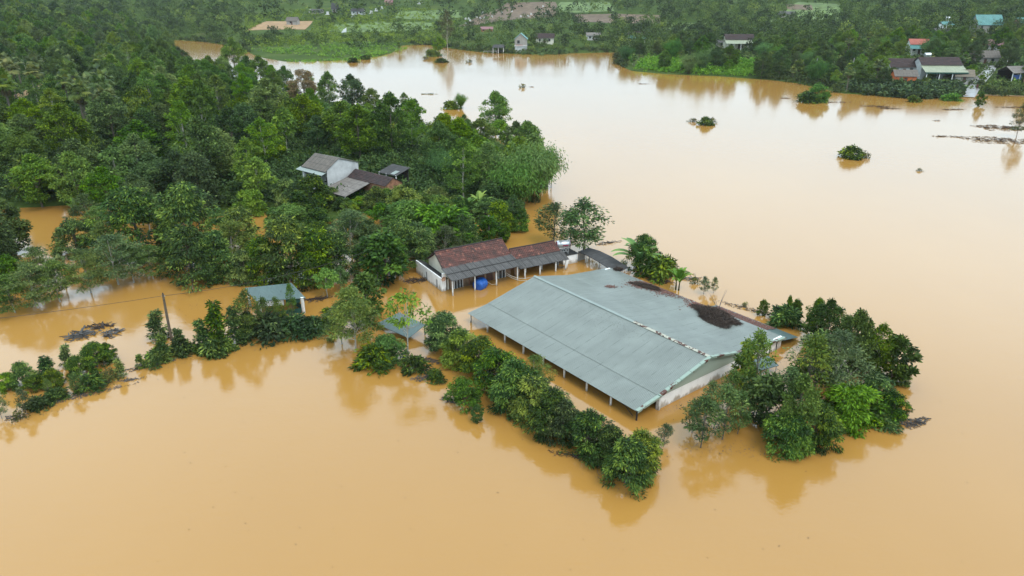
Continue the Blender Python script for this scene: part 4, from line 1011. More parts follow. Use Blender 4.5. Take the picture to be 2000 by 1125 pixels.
farhouse(1440,95,-4, 12.5,6, 4.5,2.0, 'tiledark','creamwall','house with dark roof and wide cream porch roof on the far slope', porch=(4.2,2.7,'cream'), posts=5, tile=True)
farhouse(1409,92,-4, 4.5,4, 2.4,1.0, 'fibro','greywall','little grey lean-to house left of the cream porch', windows=1)
farhouse(1570,128,-8, 6,4, 2.5,1.4, 'tiledark','whitewall','small dark roof with white gable deep in the right bank trees', tile=True)
farhouse(1757,146,-4, 8.5,5.5, 3.0,2.2, 'tiledark','oldwall','dark tiled house left behind the orange walled hut', tile=True)
o = farhouse(1762,164,-8, 6.2,4.5, 2.8,1.5, 'fibrobrown','orange','hut with orange front wall and grey fibro roof by the right bank reeds', windows=0)
MB().box((3.02,-2.25,-2),(3.16,2.2,2.4)).build('blue_side_wall', 'bluewall', o); MB().box((-2.2,-2.36,-1.5),(1.0,-2.29,.9)).build('grey_panel', 'concrete', o)
o = farhouse(1824,152,-3, 12,6, 4.6,1.9, 'tiledark','oldwall','dark tiled house with large olive cream front roof on green beams', porch=(4.4,2.5,'cream'), posts=4, tile=True)
MB().box((-6.6,-7.48,2.1),(6.6,-7.41,2.48)).build('green_fascia', 'net', o)
farhouse(1878,160,-14, 5,4, 2.2,1.6, 'thatch','greywall','small thatched shed beside the right bank road', cat='shed', name='shed', windows=0)
farhouse(1789,106,-8, 7,5, 4.2,1.7, 'redsheet','whitewall','white house with bright red roof between fan palms', porch=(2.2,2.4,'teal'), posts=3)
farhouse(1923,62,-4, 11,8, 3.6,4.0, 'teal','greywall','house with large teal green roof high on the right slope', posts=4, windows=3)
farhouse(1998,56,5, 8,6, 3.0,2.0, 'teal','tanwall','partly visible teal roof at the right edge high on the slope')
farhouse(1931,100,-6, 8,5, 2.8,1.6, 'pinksheet','oldwall','house with dull red roof below the large teal roof')
farhouse(1916,124,-10, 9,6, 2.6,2.0, 'fibrobrown','greywall','grey brown roofed barn above the right bank road')
o = farhouse(1982,158,12, 8.5,6, 3.0,1.6, 'fibrolight','bluewall','open shed with pale gable roof and blue tarpaulin right of the road', cat='shed', name='shed', open_=True, posts=4)
MB().box((-4.1,-2.75,.7),(-.8,-2.7,2.2)).build('tarpaulin', 'bluetarp', o); MB().box((-.5,-2.75,1.6),(4.1,-2.7,2.7)).build('green_panel', 'net', o); MB().box((.2,-2.9,0),(2.6,-2.8,1.5)).build('plank_panel', 'tanwall', o)
farhouse(1838,72,-3, 8,5, 2.4,1.4, 'fibro','greywall','grey roofed hut behind trees on the upper right slope')
farhouse(1846,58,-3, 5,4, 2.6,1.2, 'teal','whitewall','small teal roof with white tank on the upper right slope')
farhouse(573,48,-5, 7,5, 2.6,2.0, 'fibrobrown','greywall','small grey hut at the edge of the ploughed tan field', cat='hut', name='hut', windows=1)
farhouse(951,62,0, 7,5, 1.8,1.2, 'pinksheet','brickwall','pinkish red roof below the terraced brown slope')
farhouse(1536,34,-4, 9,5, 2.4,1.2, 'fibro','greywall','long low grey shed on the hillside above the right bank', cat='shed', name='shed')
farhouse(700,28,-4, 9,5, 2.4,1.6, 'bitumen','oldwall','low dark roofed grave house in the hillside graveyard', cat='tomb', name='tomb')
farhouse(620,26,-4, 8,5, 1.8,1.2, 'fibro','greywall','grey walled tomb at the left of the hillside graveyard', cat='tomb', name='tomb')
farhouse(655,24,0, 4,4, 3.0,3.5, 'bitumen','greywall','tomb with steep pointed roof in the hillside graveyard', cat='tomb', name='tomb', windows=0)
farhouse(760,10,0, 6,4, 2.4,1.5, 'pinksheet','tanwall','small reddish roofed tomb at the top of the hillside graveyard', cat='tomb', name='tomb', windows=0)
for k, (x, y) in enumerate(((690,33),(725,27),(735,22),(745,18),(818,8),(822,5),(607,24),(640,29))):
    p = at(x, y); o = thing('gravestone', 'white gravestone in the hillside graveyard above the lake', 'gravestone', p, 0, 'gravestones in the hillside graveyard')
    MB().box((-1.4,-.8,-.5),(1.4,.8,.5)).build('base', 'stone', o); MB().box((-.9,.3,.5),(.9,.7,2.2)).build('headstone', 'stone', o)
for k in range(22):
    x = RND.uniform(905,1085); y = 52-(x-892)/203*20-RND.uniform(0,1)*22; p = at(x, max(6,y)); 
    if k == 0:
        gs0 = thing('small_gravestone', 'small white gravestone on the terraced brown slope', 'gravestone', p, 0, 'small gravestones on the terraced brown slope'); MB().box((-.8,-.4,-.5),(.8,.4,.35)).build('base', 'stone', gs0); MB().box((-.5,.1,.35),(.5,.3,1.2)).build('headstone', 'stone', gs0)
    else: dup(gs0, p, RND.uniform(-.3,.3), (1,1,1), gs0['label'], gs0['group'])
p = at(672,66); o = thing('signboard', 'tilted white board standing among bushes on the far bank', 'board', p, .3); MB().prism([(-1.6,0,.6),(1.4,0,1.0),(1.8,0,3.6),(-.2,0,2.4)], (0,.08,0)).build('panel', 'frame', o)
for x in (-1.2,1.2): MB().box((x-.06,.1,-1),(x+.06,.2,1.4)).build('leg', 'post', o)
p = at(1805,138); o = thing('steel_tank', 'steel water tank on a stand behind the olive cream roof', 'water tank', p)
MB().tube([(-1,0,5.2),(-.95,0,5.2),(.95,0,5.2),(1,0,5.2)], [.5,.65,.65,.5], 14).build('barrel', 'steel', o)
for x in (-.7,.7):
    for y in (-.5,.5): MB().box((x-.07,y-.07,0),(x+.07,y+.07,4.7)).build('leg', 'post', o)
p = at(1848,50); o = thing('steel_tank', 'small steel tank on the upper right slope beside a teal roof', 'water tank', p); MB().tube([(-1,0,3.6),(-.95,0,3.6),(.95,0,3.6),(1,0,3.6)], [.5,.65,.65,.5], 14).build('barrel', 'steel', o)
for x in (-.6,.6): MB().box((x-.1,-.3,0),(x+.1,.3,3.1)).build('leg', 'post', o)
for k, (x, y, h, lb) in enumerate(((1515,140,6,'pale pole at the left end of the right bank trees'),(1590,153,6.5,'pale pole standing in bushes on the right bank'),(1659,164,8,'pale pole just left of the grey green reeds'),(1428,112,5,'white post in front of the cream porch house'),(1724,164,3.5,'short pale post beside the orange walled hut'))):
    p = at(x, y); pole(p, p+Vector((.1,0,h)), .16, 'concrete', lb)
wl_ = thing('low_wall', 'low grey concrete wall running beside the right bank road', 'wall')
a, c = at(1872,176), at(1916,150); MB().prism([a+Vector((0,0,-.5)), c+Vector((0,0,-.5)), c+Vector((0,0,1.3)), a+Vector((0,0,1.3))], (.25,.2,0)).build('panel', 'concrete', wl_)
for k in range(4):
    q = a.lerp(c, k/3); MB().box((q.x-.22,q.y-.25,q.z-.5),(q.x+.1,q.y+.08,q.z+1.5)).build('pier', 'concrete', wl_)
p = at(1892,160); o = thing('covered_heap', 'pale blue and white sheeted heap leaning by the low grey wall', 'heap', p, math.radians(60))
t = MB()
for i in range(7):
    for k in range(9):
        a_ = math.pi*k/8; r = (.75 if 0 < i < 6 else .45)+.08*math.sin(i*2.3+k); t.v.append((-2+i*.66, r*math.cos(a_)*1.1, r*math.sin(a_)))
for i in range(6):
    for k in range(8): t.f.append((i*9+k, i*9+k+1, (i+1)*9+k+1, (i+1)*9+k)); t.uv.append(None)
t.build('cover', plain('pale blue sheet', (.45,.52,.58), .5, .25, 1.5), o)
# person on the road
p = at(1907,176); pe = thing('person', 'person in dark red clothes standing on the wet road at the right bank', 'person', p+Vector((0,0,.14)), math.radians(165))
sv = [(0,0,.95),(0,0,1.15),(0,0,1.38),(0,0,1.5),(0,.01,1.62),(.17,0,1.40),(.25,.02,1.12),(.24,.10,.88),(-.17,0,1.40),(-.25,.02,1.12),(-.24,.08,.88),(.1,0,.9),(.11,.02,.5),(.12,-.01,.07),(.13,.14,.03),(-.1,0,.9),(-.11,.02,.5),(-.12,-.01,.07),(-.13,.14,.03)]
se = [(0,1),(1,2),(2,3),(3,4),(2,5),(5,6),(6,7),(2,8),(8,9),(9,10),(0,11),(11,12),(12,13),(13,14),(0,15),(15,16),(16,17),(17,18)]
sr = [.15,.15,.17,.06,.11,.07,.05,.035,.07,.05,.035,.10,.07,.045,.035,.10,.07,.045,.035]
me = bpy.data.meshes.new('body'); me.from_pydata(sv, se, []); bo = link('body', me, pe); me.materials.append(M['cloth'])
bo.modifiers.new('skin', 'SKIN'); me.skin_vertices if me.skin_vertices else None
if me.skin_vertices:
    for i, r in enumerate(sr): me.skin_vertices[0].data[i].radius = (r, r*.75 if i < 3 else r); 
    me.skin_vertices[0].data[0].use_root = True
bo.modifiers.new('sub', 'SUBSURF').levels = 2
t = MB()
for i in range(7):
    a_ = math.pi*i/6
    for k in range(10): t.v.append((.085*math.sin(a_)*math.cos(k*.628), .10*math.sin(a_)*math.sin(k*.628), 1.66+.12*math.cos(a_)))
for i in range(6):
    for k in range(10): t.f.append((i*10+k, i*10+(k+1) % 10, (i+1)*10+(k+1) % 10, (i+1)*10+k)); t.uv.append(None)
t.build('head', 'skin', pe, True)
t = MB()
for i in range(4):
    a_ = math.pi*i/6.5
    for k in range(10): t.v.append((.095*math.sin(a_)*math.cos(k*.628), -.01+.11*math.sin(a_)*math.sin(k*.628), 1.665+.13*math.cos(a_)))
for i in range(3):
    for k in range(10): t.f.append((i*10+k, i*10+(k+1) % 10, (i+1)*10+(k+1) % 10, (i+1)*10+k)); t.uv.append(None)
t.build('hair', 'hair', pe, True)

# ------------------------------------------------------------------ trees standing where the photograph shows them
# (key, base px, base py, height in px, label) - real heights follow from the survey scale at the base
KH = {'broad':8.5,'dark':8.0,'slim':9.0,'wisp':5.2,'mango':4.2,'mangobig':6.6,'melia':5.6,'cone':3.6,'airy':5.0,'fresh':5.0,'bigleaf':4.6,'round':3.2,'shrub':1.45,'shrubfresh':1.35,'sprig':1.2,'banana':3.0,'palm':6.2,'bamboo':9.0,'tan':8.5,'bare':17}
def spot(key, px, py, hpx, label, wid=1.0, group=None, z=-.05, var=None, tilt=(0,0)):
    if key == 'mango' and hpx > 76 and py < 560: key = 'mangobig'
    p = G(px, py, 0); _, _, d = to_px(p.x, p.y, 0); dep = math.atan2(CAM_H, math.hypot(p.x, p.y))
    hm_ = hpx*d/FPX/math.cos(dep)*.92; s = hm_/KH[key]
    g_ = tz1(p.x, p.y); zz = g_ if g_ > 0 else z
    return place(key, (p.x, p.y, zz), s*wid, None, label, group, var, sz=s, tilt=tilt)
ords = ['first','second','third','fourth','fifth','sixth','seventh','eighth','ninth','tenth','eleventh','twelfth','thirteenth','fourteenth']
row = [(868,682,88,1.0),(902,708,80,1.05),(938,728,84,1.1),(972,758,92,1.1),(1003,790,100,1.05),(1040,815,98,1.1),(1078,842,96,1.0),(1100,856,84,.95),(1150,884,92,1.1),(1188,902,82,.95),(1222,942,104,1.0),(1250,922,92,.9)]
for k, (x, y, h, w_) in enumerate(row):
    spot('mango', x, y, h*.86, ords[k]+' mango tree from the far end of the row beside the open barn side', w_*1.05, 'mango trees along the open side of the barn')
spot('melia', 1042, 778, 88, 'feathery tree standing out of the mango row against the barn eave', .7)
near = [
 ('round',908,790,50,'bushy bright green tree half submerged left of the mango row',1.0),('bigleaf',932,824,34,'small dark papaya-like plant in the water left of the mango row',.7),
 ('shrub',812,722,28,'small leafy bush in open water between the low tin shed and the mango row',1.1),('shrub',850,742,22,'tiny bush beside floating sticks left of the mango row',1.0),
 ('round',758,706,52,'round bushy tree at the near corner of the low tin shed',1.0),('shrub',735,712,38,'low shrub at the foot of the round bushy tree by the low tin shed',1.2),
 ('melia',694,688,138,'tall feathery tree left of the low tin shed',.82),('melia',668,672,84,'smaller feathery tree leaning over the water left of the low tin shed',.9),
 ('bigleaf',716,628,92,'dark leafy tree behind the low tin shed',.9),('wisp',797,700,128,'pale yellow green tree with thin white trunk in front of the low tin shed',.95),
 ('shrub',720,700,26,'little tuft of leaves in water below the feathery tree',.8),('sprig',644,668,14,'single dark tuft of leaves floating left of the feathery tree',.8),
 ('fresh',640,580,62,'small bright tree in brown water behind the causeway sheds',1.0),('fresh',668,566,48,'little leafy tree right of the small bright tree behind the causeway sheds',.9),
 ('bigleaf',752,548,100,'big leaved tree beside the grey concrete utility pole',1.25),('bigleaf',955,475,52,'big leaved small tree just behind the tile-roofed house roof',1.1),('bigleaf',985,472,40,'small big leaved tree with thin trunk behind the tile-roofed house',.8),
 ('airy',1082,478,88,'airy tree behind the kitchen house, left of its neighbour with the pointed top',1.35),('airy',1138,498,116,'pointed leafy tree behind the steel tank beside the lake',1.45),('airy',1112,492,80,'loose leafy tree between the pointed tree and the kitchen house',1.1),
 ('banana',1238,528,62,'large banana plant at the back corner of the barn roof',1.15),('mango',1255,528,78,'dense leafy tree right behind the large banana plant',.75),('shrub',1290,543,46,'round bush right of the large banana plant',1.0),
 ('banana',1322,568,50,'small banana plant leaning over the far eave of the barn',.7),('airy',1374,574,38,'thin leafy sapling in the lake beyond the barn roof',1.0),('airy',1394,572,32,'sparse sapling right of the thin leafy sapling beyond the barn roof',.9),('sprig',1358,554,16,'tuft of leaves in the lake beyond the barn roof',.8),
 ('sprig',1455,598,10,'tiny clump of leaves floating beyond the large debris heap',1.2),('bigleaf',1488,616,34,'small leafy sapling beside the far eave of the barn',.7),
 ('shrub',1535,636,40,'leafy bush at the far front corner of the barn',1.1),('bigleaf',1552,628,48,'small dark tree right of the bush at the far front corner of the barn',.6),('fresh',1538,618,46,'thin leaning sapling above the far front corner of the barn',.45),
]
for a in near: spot(*a)
cluster = [
 ('dark',1605,690,112,'dense dark tree at the back left of the clump right of the barn',.7),('broad',1590,655,80,'slim dark crown rising at the back of the clump right of the barn',.7),
 ('broad',1655,745,140,'tall rounded tree in the middle of the clump right of the barn',.68),('slim',1702,748,122,'tree at the lake side of the clump right of the barn, with thin upper branches',.8),
 ('bigleaf',1738,748,92,'dark spreading tree at the far right of the clump right of the barn',1.0),('mango',1758,748,44,'low drooping tree touching the water at the far right of the clump',.9),
 ('melia',1620,780,140,'tall feathery tree inside the clump right of the barn',1.0),('airy',1572,795,140,'tall airy tree nearest the barn end wall in the clump',1.0),
 ('airy',1590,760,120,'airy tree between the tall feathery tree and the barn',1.1),('airy',1530,830,112,'tree with visible thin stems at the near side of the clump',.95),
 ('bigleaf',1493,832,106,'big leaved dark tree standing on thin stems near the barn end wall',.95),('broad',1548,868,148,'tall dark tree at the near front of the clump right of the barn',.58),
 ('mango',1530,878,82,'dense low tree at the very front of the clump',1.1),('mango',1590,862,80,'bushy drooping tree at the front right of the clump',1.05),
 ('round',1660,822,76,'bright dome shaped tree low over the water right of the clump',1.25),('mango',1700,800,72,'fresh green drooping tree behind the bright dome shaped tree',1.15),
 ('mango',1740,822,62,'mango-like tree at the tip of the clump beside grey litter',1.0),('shrub',1718,826,26,'low leaves trailing in the water below the mango-like tree',1.4),('shrub',1690,826,24,'leafy fringe in the water in front of the bright dome shaped tree',1.4),
 ('airy',1466,790,142,'tall pointed airy tree right in front of the barn end wall',.72),('cone',1452,760,104,'thin conical tree close to the barn end wall',.85),
 ('airy',1368,874,98,'airy young tree nearest the barn corner',1.05),('airy',1410,858,104,'airy young tree second from the barn corner',1.05),('airy',1440,848,84,'airy young tree between the barn corner pair and the dark stems',.9),
 ('airy',1385,822,78,'slender airy tree close to the white barn end wall, behind the airy pair',.9),('airy',1424,806,84,'slender airy tree beside the white barn end wall near the thin conical tree',.9),
 ('airy',1352,846,66,'low thin tree left of the airy pair at the barn corner',1.0),('airy',1296,872,48,'sparse sapling in open water between the mango row and the airy trees',1.0),
 ('slim',1640,715,116,'rounded tree crown behind the tall feathery tree in the clump',.75),('dark',1685,722,80,'dark tree crown between the middle and far right of the clump',.9),
]
for a in cluster: spot(*a)
left = [
 ('cone',312,662,62,'conical bush behind the leaning timber pole',1.25),('cone',322,700,62,'bright conical tree in front of the leaning timber pole',1.15),('cone',356,694,58,'conical tree just right of the leaning timber pole',.95),
 ('cone',398,682,64,'conical tree second right of the leaning timber pole',1.0),('cone',430,676,92,'tall pointed conical tree of the causeway hedge',.95),('cone',462,668,72,'conical tree between the tall pointed one and the netted shed',1.0),
 ('airy',492,662,104,'tall leafy tree at the left corner of the netted shed',.75),('airy',520,648,74,'leafy tree in front of the netted shed roof',.8),('airy',545,644,70,'thin leafy tree in front of the fascia of the netted shed',.7),('airy',572,618,66,'thin feathery sapling in front of the white post of the netted shed',.6),('mango',488,662,62,'dense bush at the foot of the tall leafy tree by the netted shed',.7),
 ('shrub',530,652,38,'bush below the green netting of the shed, leftmost of three',1.5),('shrub',572,648,34,'bush below the green netting of the shed, middle of three',1.5),('shrub',612,648,30,'bush below the green netting of the shed, rightmost of three',1.4),
 ('shrub',628,644,20,'low leaves trailing in the water right of the netted shed',1.3),
 ('cone',276,718,34,'small conical bush alone in the gap of the causeway hedge',1.15),('cone',236,736,48,'conical bush left of the gap in the causeway hedge',1.05),('mango',190,716,62,'dense dark bush of the back hedge row beside the driftwood',1.1),('mango',212,704,44,'right end bush of the back hedge row beside the driftwood',.9),('cone',135,716,58,'conical tree rising from the dense back hedge row',1.1),
 ('mango',155,736,54,'dark bush in the middle of the back hedge row',.9),('cone',98,742,60,'pointed tree in the back hedge row',1.3),('mango',108,758,50,'dense bush in front of the pointed tree of the back hedge row',1.0),('mango',48,752,58,'dark bush of the back hedge row near the left edge',1.0),('mango',18,762,48,'bush of the back hedge row at the left edge',1.0),('mango',70,762,40,'low dark bush filling the back hedge row near the left edge',1.1),
 ('cone',195,752,36,'thin bush of the front hedge row right of the round one',1.1),('airy',152,768,54,'small round tree of the front hedge row with dark stem',.95),('airy',100,778,48,'small tree of the front hedge row left of the dark stemmed one',.85),('airy',50,806,64,'sparse brownish tree of the front hedge row',1.0),('airy',4,818,66,'sparse tree at the left edge of the front hedge row',.9),('sprig',42,818,28,'small sprig in the water below the sparse brownish tree',.8),('cone',186,742,40,'small bush between the two hedge rows',.9),('sprig',216,738,26,'low sprig at the right of the front hedge row',1.2),('shrub',72,796,24,'low tuft in the front hedge row between two sparse trees',1.0),
]
for a in left: spot(a[0], a[1], a[2], a[3]*(.84 if a[2] > 698 else 1), *a[4:])
for k in range(20):
    t = RND.random(); x, y = ((640-340*t, 646+58*t) if k < 13 else ((232-240*t, 742+80*t) if k < 22 else (225-230*t, 716+52*t)))
    if k >= 13 and RND.random() < .5: continue
    key = RND.choice(['shrub','shrub','cone','sprig']); h = {'shrub':26,'cone':40,'sprig':22}[key]*RND.uniform(.7, 1.15)
    spot(key, x+RND.uniform(-8, 8), y+RND.uniform(-5, 5), h, {'shrub':'low leafy bush of the ragged causeway hedge at the left','cone':'small pointed bush of the ragged causeway hedge at the left','sprig':'thin sprig of the ragged causeway hedge at the left'}[key], RND.uniform(1.0, 1.4), {'shrub':'low bushes','cone':'small pointed bushes','sprig':'thin sprigs'}[key]+' of the causeway hedge')
lake = [
 ('shrub',1378,244,17,'leafy crown of a drowned tree in open lake',1.1),('sprig',1352,238,9,'thin twigs left of the drowned tree crown in open lake',1.6),('sprig',1393,240,13,'bare twigs right of the drowned tree crown in open lake',.8),
 ('shrub',1662,308,25,'largest dark bush standing alone in the lake at right',1.15),('sprig',1690,308,14,'thin sprig attached right of the largest lone bush',1.0),('sprig',1797,334,7,'small dark tuft floating below the largest lone bush',1.3),
 ('sprig',1021,171,9,'pale tuft standing in the lake near the far bay',1.2),
 ('bamboo',900,212,36,'bamboo clump on the islet at the head of the wooded spit',.9),('shrub',880,212,16,'low bush left of the bamboo clump on the islet',1.4),
 ('broad',790,206,28,'small tree standing in the lake off the wooded spit, left of two',.75),('dark',812,226,34,'dark small tree off the wooded spit, right of two',.8),
 ('round',1596,198,34,'round dark tree of the pair standing in water off the right bank',1.1),('shrub',1576,200,22,'smaller bush of the pair in water off the right bank',1.4),
 ('shrub',1782,199,13,'leafy bush at the water edge below the grey green reeds',1.3),('bigleaf',1912,208,28,'thin dark tree standing in water by the right bank road',.7),('airy',1985,268,70,'airy leaning tree in the lake at the right edge',.8),('shrubfresh',1858,196,14,'fresh green bush at the water edge left of the road',1.6),
 ('shrub',690,122,10,'dark tuft at the water edge below the green spit',1.6),('shrub',716,116,9,'second dark tuft right of the first below the green spit',1.6),('palm',780,102,20,'short fan palm at the tip of the green spit',.9),
 ('fresh',858,108,36,'light green small tree standing in the far bay',1.0),('shrub',843,110,14,'dark bush at the foot of the light green tree in the far bay',1.4),('shrub',862,122,9,'dark island bush in front of the light green tree in the far bay',1.8),('sprig',832,116,7,'little bush left of the dark island bush in the far bay',1.6),('sprig',917,122,7,'tuft of leaves alone in the far bay',1.4),
 ('mango',1812,170,20,'dark bush in front of the olive cream roofed house',1.3),('mango',1850,170,20,'dark bush right of the other one in front of the olive cream roof',1.3),('mango',1738,170,22,'dark bush in front of the orange walled hut, at its left',1.3),
 ('bare',874,98,78,'tall bare tree with a long white trunk on the far bank',.8),
]
for a in lake: spot(*a)
woodfront = [
 ('melia',30,610,84,'feathery tree in the flooded grove at the far left edge',1.1),('melia',75,602,98,'feathery tree second from the left edge of the flooded grove',1.1),('melia',118,590,92,'feathery tree third from the left edge of the flooded grove',1.0),('palm',128,560,58,'fresh green fan palm among the feathery trees of the flooded grove',.7),
 ('melia',178,572,92,'feathery tree leaning over the flooded yard',1.0),('melia',232,556,104,'tall feathery tree with bare stems over brown water',1.15),('melia',262,552,80,'feathery tree with two dark stems in the water',1.0),('melia',300,545,70,'low feathery tree at the right end of the stems in brown water',.9),('airy',212,520,86,'sparse light tree with forked pale trunk in the flooded grove',1.0),
 ('mango',380,545,112,'big mango tree with yellow green tips at the flooded yard edge',1.1),('mango',425,542,92,'mango tree right of the big one with yellow tips',1.0),('melia',460,520,92,'feathery tree between the mango trees and the orchard gap',1.0),('mango',520,548,92,'mango tree with bright tips at the left of the dark orchard front',1.0),
 ('mango',570,548,132,'tallest dark mango tree of the orchard front',1.0),('mango',620,545,106,'dark mango tree right of the tallest one in the orchard front',1.0),('mango',480,552,70,'low dark mango tree in the orchard front',.9),('mango',665,540,88,'dark mango tree left of the big leaved tree',.95),
 ('melia',688,500,92,'feathery tree above the orchard front left of the concrete pole',1.1),('mango',790,520,92,'green tree just left of the tile-roofed house annex',1.05),('round',858,478,80,'bright yellow green tree crown behind the tile-roofed house',1.5),('round',806,460,66,'bright green tree left of the brightest crown',1.35),('mango',820,505,72,'tree touching the back of the white annex',1.0),
 ('mango',905,480,72,'dark green tree behind the ridge of the tile-roofed house',1.0),('melia',870,500,62,'feathery tree at the back of the tile-roofed house',1.0),('banana',912,424,44,'banana plant in the flooded orchard behind the house, left of two',.9),('banana',940,418,44,'banana plant in the flooded orchard behind the house, right of two',.9),
 ('mango',1010,448,56,'dark bush like tree at the water end of the orchard',1.0),('airy',1002,452,76,'loose tree with thin pale trunk at the water end of the orchard',.9),('mango',975,455,66,'dark tree left of the loose tree at the water end of the orchard',.95),
 ('bamboo',1042,394,142,'great light green bamboo clump hanging over the lake at the tip of the wooded spit',1.0),('bamboo',1012,402,120,'bamboo clump behind the great one at the tip of the wooded spit',1.1),('bamboo',1066,368,100,'bamboo clump arching farthest out over the lake',.8),
 ('mango',614,412,72,'dark round tree in front of the grey roofed house in the wood',1.25),('mango',585,414,58,'round tree left of the dark round tree below the grey roofed house',1.05),('mango',738,418,56,'bright tree in front of the dark tiled house in the wood',1.0),('mango',790,425,66,'tree right of the brick gable in the wood',1.05),('mango',690,425,34,'low bush like tree below the light fibro lean-to in the wood',1.0),
 ('airy',390,440,82,'pale sparse tree with see-through crown in the flooded wood edge',1.3),('round',490,420,52,'bright young tree beside the orchard gap',1.0),('round',545,440,38,'small round tree in brown water of the orchard gap',1.0),('banana',150,420,34,'banana plant beside the flooded pool in the left wood',.8),('banana',545,452,24,'small banana plant in the orchard gap',.7),
 ('broad',462,152,76,'tall dark tree standing out at the narrow inlet of the upper left',.8),('broad',438,162,54,'tree at the inlet left of the tall dark one',.9),('dark',488,172,64,'dense tree at the inlet right of the tall dark one',.85),('broad',512,176,66,'mid green tree at the lake edge left of the tan flowering tree, second from it',.85),('slim',536,180,60,'slender tree at the lake edge left of the tan flowering tree',.9),('dark',560,186,58,'dark tree touching the left side of the tan flowering tree',.85),('dark',412,158,48,'dark low tree at the inlet of the upper left',.9),
 ('broad',540,198,56,'mid green tree below the slender one at the lake edge left of the tan tree',.8),('mango',572,204,36,'low tree at the foot of the tan flowering tree',1.1),
 ('tan',596,208,66,'tan flowering round tree standing out of the dark wood',1.0),('dark',690,222,74,'dark domed tree at the lake edge of the wood',1.0),('dark',728,226,52,'dark tree at the lake edge lower right of the domed one',1.0),('broad',645,212,66,'tree between the tan flowering tree and the dark domed one',.8),('broad',968,262,82,'big rounded tree at the head of the wooded spit by the lake',1.0),('fresh',980,292,60,'light tree below the big rounded tree at the head of the spit',1.3),
]
for a in woodfront: spot(*a)
ORCH = {'mango':'low dark mango-like tree','round':'bright round low tree','bigleaf':'big leaved low tree','fresh':'light green thin tree'}
for k in range(46):
    x, y = RND.uniform(552, 1000), RND.uniform(396, 455)
    lim = 30 if 640 < x < 745 else 52
    if y > 425: lim = 54
    key = RND.choice(['mango','mango','mango','round','bigleaf','fresh']); h = RND.uniform(.7, 1.0)*lim
    spot(key, x, y, h, ORCH[key]+' in the flooded orchard between the wood houses and the tile-roofed house', RND.uniform(1.1, 1.35), ORCH[key]+'s of the flooded orchard')

# ------------------------------------------------------------------ the wood on the spit
def inside(poly_, x, y):
    r = False; n_ = len(poly_)
    for i in range(n_):
        (x1, y1), (x2, y2) = poly_[i], poly_[(i+1) % n_]
        if (y1 > y) != (y2 > y) and x < x1+(y-y1)*(x2-x1)/(y2-y1): r = not r
    return r
WOOD = [(-260,590),(0,590),(60,585),(170,540),(330,505),(440,520),(640,520),(700,505),(800,480),(880,450),(960,440),(1020,400),(1048,360),(1052,330),(1010,300),(985,288),(930,264),(860,250),(790,238),(745,224),(690,210),(640,196),(560,186),(480,176),(420,160),(365,138),(335,110),(318,84),(250,70),(120,62),(0,66),(-260,80)]
GAPS = [[(-60,478),(175,478),(175,412),(-60,414)],[(465,492),(575,492),(575,422),(465,422)],[(545,405),(575,445),(820,445),(815,385),(800,350),(770,330),(700,330),(560,330)],[(300,600),(300,500),(330,480),(345,520),(340,600)],[(860,420),(860,400),(1010,400),(980,440),(880,440)],[(30,200),(64,186),(110,150),(100,146),(50,170),(20,190)]]
wp = [G(*q) for q in WOOD]; wpoly = [(p.x, p.y) for p in wp]
x0, x1 = min(p.x for p in wp), max(p.x for p in wp); y0, y1 = min(p.y for p in wp), max(p.y for p in wp)
taken = [(o.location.x, o.location.y) for o in COL.objects if o.parent is None and o.type == 'EMPTY' and o.get('category') in ('tree', 'bamboo') and o.location.y > 60]
BLD = [(-28.5,106,6.5),(-22,101,7.5),(-18,108,6),(-19,111,4.5),(-4,72,10)]
cell = {}
def near_ok(x, y, d):
    cx, cy = int(x//8), int(y//8)
    for i in range(cx-1, cx+2):
        for j in range(cy-1, cy+2):
            for (a, c) in cell.get((i, j), ()):
                if (a-x)**2+(c-y)**2 < d*d: return False
    return True
for q in taken: cell.setdefault((int(q[0]//8), int(q[1]//8)), []).append(q)
wood = []; tries = 0
while tries < 16000 and len(wood) < 600:
    tries += 1
    y = y0+(y1-y0)*RND.random()**1.5; x = RND.uniform(x0, x1)
    if not inside(wpoly, x, y): continue
    px, py, d = to_px(x, y, 0)
    if px < -160 or px > 1100: continue
    if any(inside(gp, px, py) for gp in GAPS): continue
    if any((x-a)**2+(y-b2)**2 < r*r for a, b2, r in BLD): continue
    sp_ = 3.3 if y < 112 else (4.4 if y < 170 else 5.5)
    if not near_ok(x, y, sp_*RND.uniform(.85, 1.15)): continue
    cell.setdefault((int(x//8), int(y//8)), []).append((x, y)); wood.append((x, y, px, py))
def zone(px, py, y):
    if py > 425: return 'flooded front of the wood', 'in the flooded wood front left of the tile-roofed house'
    if px < 330 and py < 250: return 'left slope', 'on the upper left slope'
    if px > 780: return 'spit', 'on the spit between grey roofed houses and lake'
    if py < 300: return 'back of the wood', 'in the thick wood behind the grey roofed houses'
    return 'middle of the wood', 'in the thick wood left of the grey roofed houses'
LOOK = {'broad':('mid green broad crowned tree','mid green trees'),'dark':('dark green dense tree','dark green trees'),'slim':('slender tree with pale trunk','slender pale trunked trees'),'mango':('low mango-like tree','mango-like trees'),'mangobig':('broad mango-like tree','broad mango-like trees'),'melia':('feathery blue green tree','feathery trees'),'fresh':('light green young tree','light green trees'),'airy':('sparse olive tree','sparse olive trees'),'palm':('fan palm with brown dead skirt','fan palms'),'bigleaf':('big leaved dark tree','big leaved trees'),'banana':('banana plant with long leaves','banana plants'),'bamboo':('light green bamboo clump','bamboo clumps'),'round':('bright round tree','bright round trees'),'cone':('small pointed tree','pointed trees')}
